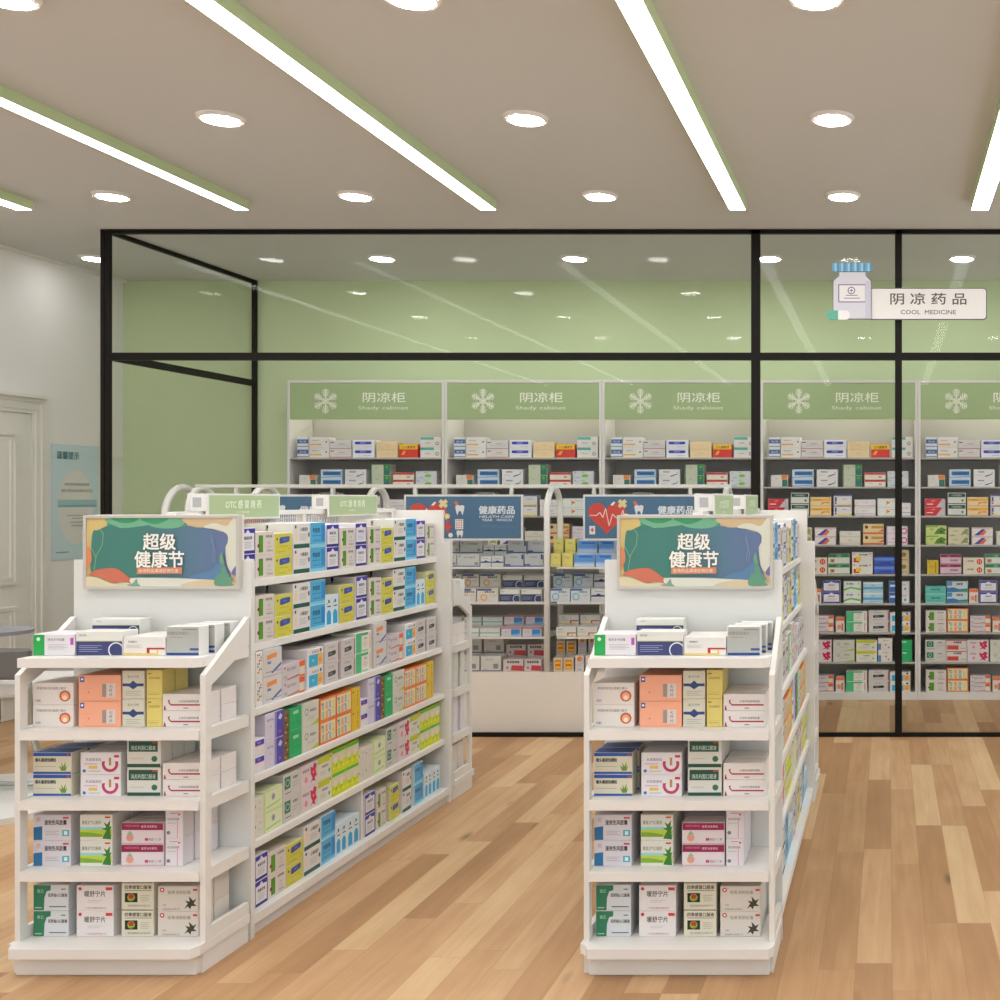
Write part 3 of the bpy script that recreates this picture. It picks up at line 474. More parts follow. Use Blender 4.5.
dz_('h6', 'cobalt blue box', '#3555b4', ('r', 0, .55, 1, .85, '#5c86cf'), ('r', .3, .2, .85, .35, '#27368c'), ('r', 0, .0, 1, .08, '#1f2c78'))
dz_('h7', 'narrow beige box with brown seal', '#c2b18a', ('c', .5, .62, .2, '#8a6a34'), ('r', .2, .15, .8, .2, '#7a6438'))
dz_('i1', 'teal box with black title', '#58b3a8', ('t', .5, .62, .22, '金嗓子喉宝', '#1e4a48', .7, .03), ('r', 0, .0, 1, .1, '#93d0c4'), ('r', .1, .3, .9, .34, '#3f9488'))
dz_('i2', 'blue landscape box', '#b9c6c6', ('p', [(0, 0), (1, 0), (1, .35), (.6, .28), (.3, .45), (0, .4)], '#2f6fa8'), ('p', [(.3, .1), (1, .0), (1, .2)], '#4f9a5c'), ('t', .62, .76, .2, '通便茶', '#2a3c48', .55, .03), ('r', 0, .6, .25, 1, '#3c86b4'))
dz_('i3', 'small white box with orange top', '#d4cbc3', ('r', 0, .78, 1, 1, '#dd6f34'), ('r', .18, .2, .6, .5, '#d9895f'), ('r', .66, .1, .84, .6, '#a8564a'))
dz_('i4', 'white box with green waves', '#d3d6d2', ('p', [(0, .1), (.4, .35), (1, .15), (1, .35), (.4, .5), (0, .3)], '#6ab52f'), ('t', .35, .78, .15, '清火栀麦', '#2f4a8a', .55, .03), ('c', .86, .78, .06, '#c43a3a'))
dz_('i5', 'light blue striped box', '#a9c8d8', ('r', 0, .3, 1, .55, '#5c9fc8'), ('r', 0, .85, 1, 1, '#cfdcdc'), ('t', .5, .7, .13, '滴眼液', '#3c6a8a', .5), ('r', .3, .14, .9, .18, '#4f86a8'))
dz_('i6', 'white box with deep blue left panel', '#cfcfd2', ('r', 0, 0, .45, 1, '#2c5fa4'), ('r', .05, .5, .3, .7, '#cfd8e6'), ('c', .8, .3, .12, '#3aa0a8'), ('t', .72, .7, .13, '辛伐他汀', '#444', .45))
dz_('j2', 'white box with red lettered block', '#d0c8c4', ('r', .04, .1, .6, .5, '#c4402f'), ('t', .55, .78, .18, '阿奇霉素', '#2c2828', .55, .03), ('r', 0, .92, 1, 1, '#b93a3a'), ('r', .7, .2, .95, .26, '#888'))
dz_('j6', 'white box with blue and amber doodles', '#d5d1cb', ('r', .0, 0, .2, .55, '#3c7fb4'), ('c', .55, .45, .1, '#d99a4a'), ('c', .75, .2, .08, '#4a86b4'), ('t', .55, .8, .12, '氯雷他定', '#777', .5))
dz_('x1', 'grey box with blue feet', '#bfc0bd', ('r', 0, 0, 1, .07, '#2c418f'), ('t', .55, .76, .18, '氯化钾缓释', '#66666a', .6), ('r', .78, .14, .94, .36, '#8a8a8c'), ('c', .1, .85, .06, '#2c418f'))
dz_('x2', 'half-width white box with dark navy wave', '#cccdcf', ('p', [(0, .5), (.3, .52), (.5, .64), (.7, .52), (1, .5), (1, .38), (0, .38)], '#26346e'), ('r', .25, .78, .8, .82, '#777'))
dz_('x3', 'grey box with blue corner', '#b4b7ba', ('r', 0, 0, 1, .08, '#2a4a94'), ('r', .0, .1, .3, .2, '#2a4a94'), ('r', .9, .6, 1, 1, '#1f3570'), ('t', .48, .78, .16, '卡托普利', '#5c5f64', .6))
dz_('x4', 'small pale yellow box', '#d8cd76', ('t', .5, .7, .14, '枸杞', '#8a7a2c', .5), ('r', .1, .12, .9, .15, '#b8a94c'))
dz_('x5', 'blue box fading to white', '#c5d2e8', ('r', 0, .38, 1, 1, '#5b94d8'), ('r', 0, .24, 1, .38, '#92b4e0'), ('r', .22, .74, .9, .88, '#2a66b8'))
dz_('x6', 'white box with orange swirl', '#d5d0c6', ('r', 0, .86, .7, 1, '#2f4fa0'), ('ring', .32, .32, .27, .1, '#e0a04a'), ('t', .6, .76, .15, '氨糖软骨素', '#333', .65, .02), *lines(.62, .95, .5, 2))
dz_('x7', 'white box with pale blue swirl', '#ccd2d6', ('r', 0, .86, .6, 1, '#2f5fa8'), ('ring', .26, .38, .3, .1, '#6fb0cc'), ('t', .62, .76, .15, '深海鱼油', '#333a44', .6, .02), *lines(.6, .95, .5, 2))
dz_('x8', 'white box with teal line', '#d6d6d2', ('r', 0, .36, 1, .5, '#62b8b0'), ('t', .4, .74, .12, '维生素', '#888', .3))
dz_('x9', 'white box with blue window', '#cfc9d0', ('r', 0, .88, 1, 1, '#b9333f'), ('r', .5, .05, .95, .8, '#3c82c4'), ('p', [(.5, .05), (.95, .05), (.95, .35), (.5, .2)], '#7ab4de'), ('t', .25, .5, .12, '钙尔奇', '#777', .35))
dz_('xa', 'white box with small square code patch', '#d3d0cb', ('r', 0, 0, 1, .06, '#34406e'), ('r', .62, .18, .86, .5, '#8a8a8c'), ('t', .45, .78, .12, '蛋白质粉', '#8a8a8a', .5), ('r', .1, .12, .3, .15, '#c04a4a'))
dz_('xb', 'white box with red ribbon', '#cfc6c4', ('t', .5, .8, .2, '氨基葡萄糖', '#262224', .7, .03), ('p', [(.38, .08), (1, .02), (1, .48), (.42, .52)], '#c8414a'), ('c', .2, .32, .1, '#c8414a'))
dz_('xc', 'white box with orange bottle window', '#d2cabc', ('r', .14, .12, .86, .88, '#e08a24'), ('r', .22, .2, .78, .7, '#eec03a'), ('r', .22, .4, .78, .52, '#d84f2a'))
dz_('xd', 'slim white box with orange cap picture', '#d6d3d0', ('c', .5, .78, .17, '#e5872a'), ('r', .2, .3, .8, .55, '#cfc4da'), ('r', .2, .1, .8, .14, '#a39cb4'))

BM = {}
def box_mesh(key, w, h, d):
    """closed carton: origin at bottom centre of the front face, front towards -y"""
    k = (key, round(w, 4), round(h, 4), round(d, 4))
    if k in BM: return BM[k]
    look, base, items = D[key]
    mb = MB(); mb.box(-w/2, w/2, 0, d, 0, h, mat(base, .42), .0012)
    A = Art(mb, -w/2+.0012, .0012, w-.0024, h-.0024, 0, .00006)
    for it in items:
        t = it[0]
        if t == 'top': mb.add([(-w/2+.001, .001, h), (w/2-.001, .001, h), (w/2-.001, d-.001, h), (-w/2+.001, d-.001, h)], [(0, 1, 2, 3)], mat(it[1], .42)); mb.v[-4:] = [(v[0], v[1], h+.0003) for v in mb.v[-4:]]
        elif t == 'r': A.rect(it[1], it[2], min(it[3], 1), min(it[4], 1), mat(it[5], .42))
        elif t == 'p': A.poly(it[1], mat(it[2], .42))
        elif t == 'c': A.circ(it[1], it[2], it[3], mat(it[4], .42), 12)
        elif t == 'ring': A.circ(it[1], it[2], it[3], mat(it[5], .42), 18, it[4])
        elif t == 't': A.text(it[1], it[2], it[3], it[4], mat(it[5], .42), it[6] if len(it) > 6 else None, it[7] if len(it) > 7 else 0.0)
        elif t == 'tv':
            s_ = it[4]; n = len(s_)
            for i, ch in enumerate(s_): A.n -= 1 if i else 0; A.text(it[1], it[2]+it[3]/2-(i+.5)*it[3]/n, it[3]/n*.85, ch, mat(it[5], .42), .3)
    # clamp printed art to the face
    vs = [(min(max(v[0], -w/2), w/2), v[1], min(max(v[2], 0), h+.0003)) for v in mb.v]; mb.v = vs
    # tuck flap line on both ends
    me = bpy.data.meshes.new('medicine_box'); me.from_pydata(mb.v, [], mb.f)
    for m in mb.ms: me.materials.append(m)
    me.polygons.foreach_set('material_index', mb.m); me.update()
    BM[k] = me; return me
PL = []
def place(key, w, h, d, loc, rz, label, group):
    o = bpy.data.objects.new('medicine_box', box_mesh(key, w, h, d)); C.objects.link(o)
    o.location = loc; o.rotation_euler = (0, 0, rz+random.uniform(-.006, .006))
    o['label'] = label; o['category'] = 'medicine box'; o['group'] = group
    PL.append(o); return o
ORD = ['first', 'second', 'third', 'fourth', 'fifth', 'sixth', 'seventh', 'eighth', 'ninth', 'tenth', 'eleventh', 'twelfth', 'thirteenth', 'fourteenth', 'fifteenth', 'sixteenth', 'seventeenth', 'eighteenth', 'nineteenth', 'twentieth', 'twenty-first']

# ------------------------------------------------------------------ aisle gondolas
SHELF_H = [1.137, .925, .718, .506, .2925]   # tops, A..E
SHELF_X = [.208, .212, .236, .247, .247]; BASE_T = .068
Y0, Y1 = 3.70, 5.395; YM = 4.545
def header_art(parent, hw_, z0, z1, yf):
    """promotional board in a thin frame: art area in the zoom's own coordinates"""
    fr = MB(); t = .009; M_hf = mat('#bdbbb3', .45)
    fr.box(-hw_, hw_, yf, yf+.02, z0, z0+t, M_hf); fr.box(-hw_, hw_, yf, yf+.02, z1-t, z1, M_hf)
    fr.box(-hw_, -hw_+t, yf, yf+.02, z0+t, z1-t, M_hf); fr.box(hw_-t, hw_, yf, yf+.02, z0+t, z1-t, M_hf)
    hb = fr.build('header_frame', parent)
    ar = MB(); aw = 2*hw_-2*t; ah = z1-z0-2*t
    ar.box(-hw_+t, hw_-t, yf+.006, yf+.018, z0+t, z1-t, mat('#c9c3a4', .5))
    A = Art(ar, -hw_+t, z0+t, aw, ah, yf+.006, .0003)
    def U(L_): return [(min(max((x-35)/850, 0), 1), min(max((445-y)/370, 0), 1)) for x, y in L_]
    A.poly(U([(35, 75), (240, 75), (165, 110), (75, 150), (60, 240), (50, 445), (35, 445)]), mat('#cdb776'))
    A.poly(U([(590, 75), (885, 75), (885, 445), (820, 445), (830, 200), (700, 130), (620, 120), (590, 95)]), mat('#c9b393'))
    A.poly(U([(835, 130), (885, 90), (885, 330), (860, 370), (830, 330), (820, 230)]), mat('#cfd0c0'), False)
    A.poly(U([(150, 75), (610, 75), (600, 140), (150, 120)]), mat('#4a9a73'))
    grad = gradient_mat('#3c7a70', '#5d7199', -hw_*.3, hw_*.75)
    A.poly(U([(60, 240), (70, 150), (100, 140), (170, 112), (230, 128), (300, 122), (380, 116), (430, 126), (520, 130), (600, 118), (660, 128), (720, 128), (800, 150), (835, 150), (838, 200), (820, 240), (830, 330), (850, 380), (830, 405), (700, 408), (560, 400), (430, 398), (330, 400), (250, 395), (120, 380), (60, 375)]), grad, True)
    A.poly(U([(150, 75), (390, 75), (385, 110), (320, 122), (250, 128), (180, 112)]), mat('#6fae8b'), True)
    A.poly(U([(180, 75), (330, 75), (290, 100), (235, 102), (200, 92)]), mat('#3f9469'), True)
    A.poly(U([(385, 75), (600, 75), (592, 100), (560, 125), (480, 132), (400, 118)]), mat('#6fae8b'), True)
    A.poly(U([(340, 75), (500, 75), (450, 104), (400, 106)]), mat('#3f9469'), True)
    A.poly(U([(595, 75), (860, 75), (850, 110), (800, 130), (720, 128), (650, 122), (605, 108)]), mat('#c9b28c'), True)
    A.poly(U([(700, 126), (730, 108), (770, 104), (830, 118), (860, 85), (885, 75), (885, 320), (862, 368), (835, 335), (826, 260), (838, 180), (812, 150), (760, 136)]), mat('#cfd2c2'), True)
    A.poly(U([(35, 235), (58, 245), (66, 285), (60, 320), (35, 352)]), mat('#d1895f'), True)
    A.poly(U([(50, 385), (80, 362), (130, 350), (200, 348), (250, 375), (290, 410), (310, 436), (240, 420), (190, 428), (140, 410), (100, 392)]), mat('#c56f57'), True)
    A.poly(U([(35, 395), (100, 398), (150, 418), (200, 432), (260, 424), (300, 445), (35, 445)]), mat('#d2cba8'), True)
    A.poly(U([(290, 402), (450, 400), (620, 405), (760, 412), (700, 430), (580, 445), (330, 445)]), mat('#d3d6c9'), True)
    A.poly(U([(580, 445), (640, 418), (760, 412), (885, 430), (885, 445)]), mat('#cdbf9b'), True)
    A.poly(U([(620, 400), (680, 372), (740, 358), (780, 325), (810, 320), (838, 370), (850, 412), (720, 408)]), mat('#587fa3'), True)
    A.poly(U([(770, 442), (765, 405), (780, 385), (770, 365), (795, 380), (800, 345), (812, 320), (828, 350), (832, 380), (850, 370), (845, 395), (868, 400), (855, 420), (870, 440)]), mat('#5f9579'), True)
    A.poly(U([(796, 320), (792, 290), (802, 262), (812, 280), (814, 300), (820, 318)]), mat('#6d9c7a'), True)
    A.poly(U([(860, 372), (885, 335), (885, 385)]), mat('#6c6aa0'), True)
    A.poly(U([(268, 436), (300, 430), (322, 404), (330, 430), (345, 444), (290, 444)]), mat('#7ba08a'), True)
    A.line(U([(82, 360), (95, 280), (130, 220), (135, 160), (120, 140)]), .0016, mat('#8fb87f'))
    A.line(U([(95, 290), (62, 225)]), .0016, mat('#8fb87f')); A.line(U([(750, 310), (762, 230), (748, 165)]), .0014, mat('#7f94b4')); A.line(U([(745, 180), (770, 260), (764, 320)]), .0014, mat('#7f94b4'))
    A.poly(U([(328, 343), (582, 341), (582, 376), (326, 379)]), mat('#cf8a66'))
    a1 = ar.build('printed_board', hb)
    tx = MB(); A = Art(tx, -hw_+t, z0+t, aw, ah, yf-.0045+.002, .0003)
    wm = mat('#efede4', .5)
    A.text((455-35)/850, (445-203)/370, .235, '超级', wm, bold=.022, stretch=.215); A.text((455-35)/850, (445-298)/370, .235, '健康节', wm, bold=.022, stretch=.325)
    A.text((450-35)/850, (445-360)/370, .055, '全场药品满减促销优惠', mat('#f0d8c4', .5), bold=.01)
    tx.build('lettering', hb)

def end_stand(xc, yb, rz, label, header=False):
    """open shelving at the end of a gondola; local +y is the gondola side, local y=0 its back plane"""
    t = thing('end_display_stand', (xc, yb, 0), label, 'display stand', rz=rz)
    yf = -.23
    B('back_panel', t, -.29, .275, -.0085, -.001, .0, 1.21, M_panelw, .001)
    B('upper_back_panel', t, -.245, .238, -.0085, -.001, 1.2101, 1.352, M_panelw)
    B('kick_base', t, -.270, .262, -.282, -.0195, 0, .0595, M_white, .002)
    m = MB(); m.prism([(-.266, -.315), (.262, -.315), (.276, -.285), (.276, -.0195), (-.298, -.0195), (-.298, -.27), (-.28, -.285)], 'z', .06, .089, M_shelf); m.build('bottom_shelf', t)
    for z in (.931, .716, .508, .297):
        m = MB(); top = z > .9
        m.prism([(-.278, -.264), (.24, -.264), (.2572, -.245), (.2572, -.0095), (-.2755, -.0095), (-.2755, -.25)] if top else [(-.2755, -.262), (.2575, -.262), (.2575, -.0095), (-.2755, -.0095)], 'z', z-.028, z, M_shelf)
        m.build('shelf', t)
    for s, a, b_ in ((-1, -.292, -.276), (1, .258, .274)):
        m = MB(); m.prism([(-.255, .0892), (-.225, .0892), (-.225, .845), (-.0195, .94), (-.0195, 1.03), (-.255, .88)], 'x', a, b_, M_white)
        m.build('side_frame', t)
        B('side_rail', t, a+.0004, b_-.0004, -.10, -.0195, .903, .935, M_white)
        for z in (.716, .508, .297): B('side_rail', t, a+.0004, b_-.0004, -.2245, -.0195, z-.032, z+.004, M_white)
        B('side_rail', t, a+.0004, b_-.0004, -.2245, -.0195, .0893, .125, M_white)
        B('side_skirt', t, (-.29 if s < 0 else .2625), (-.2705 if s < 0 else .271), -.262, -.0195, 0, .0595, M_white)
    if header: header_art(t, .2465, 1.118, 1.352, -.0292)
    return t
def gondola(xc, label, sign_labels, sd):
    t = thing('gondola_shelf', (xc, Y0, 0), label, 'shelf unit')
    L_ = Y1-Y0
    for y in (0, L_-.02):
        B('end_panel', t, -.27, .27, y, y+.02, 0, 1.205, M_white, .001); B('end_panel_top', t, -.236, .236, y, y+.02, 1.2052, 1.353, M_white, .001)
    ym = YM-Y0
    B('centre_divider', t, -.012, .012, .0205, L_-.0205, .036, 1.1368, M_cabwhite)
    for s in (-1, 1):
        for a, b_ in ((.0205, ym), (ym, L_-.0205)):
            for z, xf in zip(SHELF_H, SHELF_X):
                m = MB(); x0, x1 = s*.0125, s*xf
                m.box(x0, x1, a+.0005, b_-.0005, z-.024, z, M_shelf, .001)
                m.build('shelf', t)
            B('base_shelf', t, s*.0125, s*.2655, a+.0005, b_-.0005, .036, BASE_T, M_shelf, .001)
        B('bay_divider', t, s*.0125, s*.24, ym-.008, ym+.008, BASE_T+.0002, .268, M_white)
    B('kick_base', t, -.255, .255, .0205, L_-.0205, 0, .0355, M_cabwhite)
    # centre rail with wire grille
    B('top_rail', t, -.016, .016, .0205, L_-.0205, 1.345, 1.362, M_white)
    for y in (.03, ym, L_-.035): B('rail_post', t, -.012, .014, y-.012, y+.012, 1.1375, 1.3445, M_white)
    g = MB(); n = int(L_/.0135)
    for k in range(n):
        y = .05+k*.0135
        if y < L_-.05: g.box(-.0015, .0015, y-.0018, y+.0018, 1.1375, 1.3445, M_white)
    for z in (1.18, 1.23, 1.28, 1.33): g.box(-.003, -.0016, .045, L_-.05, z, z+.003, M_white)
    g.build('wire_grille', t)
    # prism category signs over the centre rail
    for i, (a, b_) in enumerate(((3.865, 4.32), (4.70, 5.145))):
        sgn = thing('category_sign', (xc, a, 1.3625), sign_labels[i], 'sign', 'green category signs over the aisle shelves')
        ln = b_-a; z0, z1 = -.012+1.345-1.3625+.0, 1.42-1.3625; z0 = .0005
        fm = MB(); fm.box(-.028, .028, 0, ln, z0-.0, z1, M_white)
        A = Art(fm, -.028, z0, .056, z1-z0, -.0002, .0002); A.rect(.2, .22, .72, .8, mat('#a9a9ab', .6))
        fm.build('bracket_frame', sgn)
        for s in (-1, 1):
            pn = MB(); pn.box(s*.0282, s*.034, -.002, ln+.002, z0-.03, z1+.002, M_white); pnl = pn.build('sign_panel', sgn)
            fc = MB(); A = Art(fc, -ln/2+.006, z0-.024, ln-.012, z1-z0+.02, -.0345, .0004)
            A.rect(0, 0, 1, 1, mat('#a4b68d', .5))
            A.text(.47, .6, .38, ['OTC 感 冒 用 药', 'OTC 肠 胃 用 药'][i], mat('#e3ead8', .5), bold=.01, maxw=.68); A.text(.45, .24, .1, ['COLD MEDICINE', 'STOMACH'][i], mat('#dfe6d2', .5))
            f = fc.build('sign_face', pnl)
            f.rotation_euler = (0, 0, math.pi/2*s); f.location = (0, ln/2, 0)
    # small metal clips on the rail
    return t

GT = {'G': (.114, .076), 'Y': (.113, .072), 'K': (.115, .087), 'B': (.112, .088), 'V': (.095, .083), 'O': (.10, .115), 'N': (.04, .088), 'A': (.115, .089), 'R': (.15, .056), 'S': (.112, .071), 'W': (.108, .073), 'X': (.135, .078),
      'U': (.064, .055), 'L': (.115, .09), 'M': (.036, .085), 'E': (.078, .085), 'I': (.115, .086), 'J': (.118, .082), 'Z': (.072, .082), 'H': (.06, .066), 'g': (.115, .07), 'k': (.112, .082), 'f': (.115, .083), 'y': (.105, .084), 'd': (.112, .086)}
ROWS = [
 [('V', 3.745, .045)]+[(k, 0, 0) for k in ''],
]
# (type, x pixel where it starts on the left unit's face)
SIDE = [
 [('V', 240.5), ('G', 255.5), ('Y', 274.5), ('K', 293.5), ('B', 310), ('V', 326.5), ('G', 340.5), ('V', 355.5), ('G', 368.5), ('Y', 381), ('K', 394), ('B', 405.5), ('V', 416.3), ('G', 426.5)],
 [('G', 255.5), ('Y', 275), ('K', 293.2), ('B', 310), ('O', 325.5), ('Y', 340), ('V', 356), ('G', 369), ('Y', 381.5), ('K', 393.2), ('B', 405), ('O', 415.8), ('Y', 426)],
 [('N', 256), ('A', 263.5), ('R', 282.5), ('S', 307.5), ('W', 325), ('W', 341.5), ('X', 355.8), ('A', 374), ('R', 387.5), ('S', 405), ('W', 416), ('W', 427)],
 [('U', 255), ('L', 265.2), ('M', 283.8), ('E', 290), ('I', 302.5), ('J', 320.3), ('J', 336.5), ('Z', 351.6), ('U', 361), ('L', 368), ('M', 380.7), ('E', 385), ('I', 393), ('J', 404.6), ('J', 416), ('Z', 427)],
 [('H', 255), ('g', 264), ('k', 283.5), ('f', 301), ('y', 318), ('d', 332), ('d', 345.5), ('H', 359), ('H', 366), ('g', 373), ('k', 386.5), ('f', 398.5), ('y', 409.8), ('d', 420), ('d', 430)],
 [('V', 255), ('G', 268), ('Y', 286), ('K', 304), ('B', 321), ('O', 335.5), ('O', 347), ('V', 365), ('G', 376.5), ('Y', 390), ('K', 402.5), ('B', 414.3), ('O', 424.5), ('O', 432)],
]
SN = ['top shelf', 'second shelf', 'third shelf', 'fourth shelf', 'fifth shelf', 'bottom shelf']
def stock_side(xc, side, full):
    for r, row in enumerate(SIDE):
        ztop_ = (SHELF_H+[BASE_T])[r]
        fx = (.199, .202, .222, .236, .234, .238)[r]
        q = 2.3-fx
        ycur = Y0+.0225; prev_h = 0
        ends = []
        for i, (k, px) in enumerate(row):
            wd, hh = GT[k]; wd *= 1.02; hh *= (1.03, 1.03, 1.02, 1.01, 1.01, 1.01)[r]
            y0 = max(q*F/(888-px), ycur)
            lim = q*F/(888-row[i+1][1]) if i+1 < len(row) else 5.37
            wd = min(wd, lim-y0-.002) if lim-y0 > .03 else wd
            if y0 < YM < y0+wd+.006 and r == 5: y0 = YM+.01
            if r == 5 and y0 > YM: wd = min(wd, .09)
            if y0+wd > 5.372: wd = 5.372-y0
            if wd < .025: continue
            ycur = y0+wd+.002
            n = 1 if k == 'O' else 2
            H_ = hh*n
            for row2 in range(2 if full else 1):
                if row2 and not (r == 0 or H_ > prev_h+.012 or i == 0): continue
                for j in range(n):
                    lev = '' if n == 1 else ['lower ', 'upper '][j]
                    lb = '%s, %s%s%s stack, %s, %s aisle side' % (D[k][0], lev, 'behind ' if row2 else '', ORD[i], SN[r], side)
                    # front faces +x : local -y -> +x needs +90 deg rotation
                    place(k, wd, hh-.0006, (.09 if r < 2 else .098), (xc+fx-row2*.1, y0+wd/2, ztop_+.0003+j*hh), math.pi/2, lb, 'medicine boxes on the long %s aisle shelf' % side)
            prev_h = H_
XLg, XRg = -2.30, -.611
gondola(XLg, 'long white double-sided aisle shelf unit at left, full of medicine boxes', ['nearer green category sign on the left aisle shelf', 'farther green category sign on the left aisle shelf'], 'left')
gondola(XRg, 'long white double-sided aisle shelf unit right of centre, seen nearly edge-on', ['nearer green category sign on the right aisle shelf', 'farther green category sign on the right aisle shelf'], 'right')
stock_side(XLg, 'left', True); stock_side(XRg, 'right', False)
end_stand(XLg, Y0-.002, 0, 'white end display stand with health festival header board, left foreground', True)
end_stand(XRg, Y0-.002, 0, 'white end display stand with health festival header board, right of centre', True)
end_stand(XLg-.019, Y1+.002, math.pi, 'far white end stand with slanted side, behind the left aisle shelf')
end_stand(XRg-.019, Y1+.002, math.pi, 'far white end stand behind the right aisle shelf, mostly hidden')

# boxes on the end stands: (type, x px left, x px right, height, levels, rows, row pitch, level for rows behind)
kx = 3.49/F
def ez(v): return (v/3.846-123.6)*kx      # zoomed pixel -> metres from the stand's centre
ENDS = [
 (.931, [('T1', 124, 286, .065, 1, 2, .055, 1), ('T2', 289, 469, .073, 1, 1, .1, 1), ('T3', 471, 634, .057, 1, 3, .05, 1), ('T4', 637, 765, .088, 1, 3, .062, 1)]),
 (.716, [('C1', 123, 280, .067, 2, 3, .065, 2), ('C2', 299, 463, .0785, 2, 2, .095, 2), ('C3', 467, 553, .085, 2, 2, .08, 2), ('C4', 557, 619, .086, 2, 3, .068, 2), ('C5', 622, 785, .05, 2, 2, .09, 2)]),
 (.508, [('P1', 123, 273, .066, 2, 3, .075, 2), ('P2', 306, 463, .066, 2, 2, .09, 2), ('P3', 485, 617, .086, 2, 3, .06, 2), ('C5', 622, 785, .05, 2, 2, .09, 2)]),
 (.297, [('F1', 124, 270, .078, 2, 2, .09, 2), ('F2', 304, 430, .078, 2, 2, .09, 2), ('F3', 463, 628, .066, 2, 3, .068, 2), ('F4', 633, 702, .085, 2, 3, .064, 2)]),
 (.089, [('Q1', 134, 270, .078, 2, 2, .09, 2), ('Q2', 300, 443, .077, 2, 2, .09, 2), ('Q3', 472, 598, .082, 2, 2, .08, 2), ('Q4', 612, 768, .076, 2, 2, .085, 2)]),
]
EN = ['top shelf', 'second shelf', 'third shelf', 'fourth shelf', 'bottom shelf']
RN = ['front row', 'second row', 'back row']
DEP = {'T1': .05, 'T2': .075, 'T3': .046, 'T4': .05, 'C1': .06, 'C2': .09, 'C3': .075, 'C4': .062, 'C5': .082, 'P1': .07, 'P2': .085, 'P3': .055, 'F1': .085, 'F2': .085, 'F3': .062, 'F4': .055, 'Q1': .085, 'Q2': .085, 'Q3': .075, 'Q4': .08}
def stock_end(xc, yb, side, far=False):
    rot = Matrix.Rotation(math.pi if far else 0, 4, 'Z')
    grp = 'medicine boxes on the %s%s end stand' % ('far ' if far else '', side)
    for si, (z, cols) in enumerate(ENDS):
        use = [(['T4', 'C5', 'P3', 'F4', 'Q4'][si],)+cols[0][1:3]+({'T4': .088, 'C5': .05, 'P3': .086, 'F4': .085, 'Q4': .076}[['T4', 'C5', 'P3', 'F4', 'Q4'][si]], 1 if si == 0 else 2, 2, .088, 2)] if far else cols
        for (k, a, b_, h, lv, rows, pitch, _) in use:
            x0, x1 = ez(a), ez(b_); w_ = x1-x0-.001
            fy = -.205 if si < 4 else -.215
            if k == 'C4': fy += .004
            for rr_ in range(rows):
                if fy+rr_*pitch+DEP[k] > -.019: break
                for j in range(lv):
                    jit = .012*rr_ if k in ('T4',) else (.005*rr_ if k == 'P1' else 0)
                    p = rot @ Vector(((x0+x1)/2+jit, fy+rr_*pitch, 0))
                    lev = '' if lv == 1 else ['lower ', 'upper '][j]
                    lb = '%s, %s%s, %s, %s%s end stand' % (D[k][0], lev, RN[rr_], EN[si], 'far ' if far else '', side)
                    place(k, w_, h-.0006, DEP[k], (xc+p.x, yb+p.y, z+.0003+j*h), math.pi if far else 0, lb, grp)
    if not far:   # the raised pair behind the navy box
        for j in range(2):
            place('T2', .148, .0494, .055, (xc-.097, yb-.097, .9313+j*.05), 0, '%s, %s of flat pair behind, %s end stand' % (D['T2'][0], ['lower', 'upper'][j], side), grp)
for xc, sd in ((XLg, 'left'), (XRg, 'right')):
    stock_end(xc, Y0-.002, sd); stock_end(xc-.019, Y1+.002, sd, True)

# ------------------------------------------------------------------ shady cabinets along the green wall
ZCB = 8.12; kc = ZCB/F
CH = [H(y, ZCB) for y in (457.5, 486.7, 515.8, 545, 574.4, 603.6, 632.8, 662.4, 692.6)]
CW = 157.5*kc
def snow(A, u, v, r, m):
    ra = A.h/A.w; asp = lambda du, dv: (u+du*ra, v+dv)
    wd = r*A.h*.1
    for k in range(6):
        an = math.radians(30+60*k); c, s_ = math.cos(an), math.sin(an)
        A.n -= 1 if k else 0
        A.line([asp(0, 0), asp(r*c, r*s_)], wd, m)
        for d0, ln in ((.38, .26), (.56, .34), (.76, .26)):
            for sg_ in (-1, 1):
                a2 = an+sg_*math.radians(55); A.n -= 1
                A.line([asp(r*d0*c, r*d0*s_), asp(r*d0*c+r*ln*math.cos(a2), r*d0*s_+r*ln*math.sin(a2))], wd*.8, m)
    A.circ(u, v, r*.3, m, 6, r*.06)
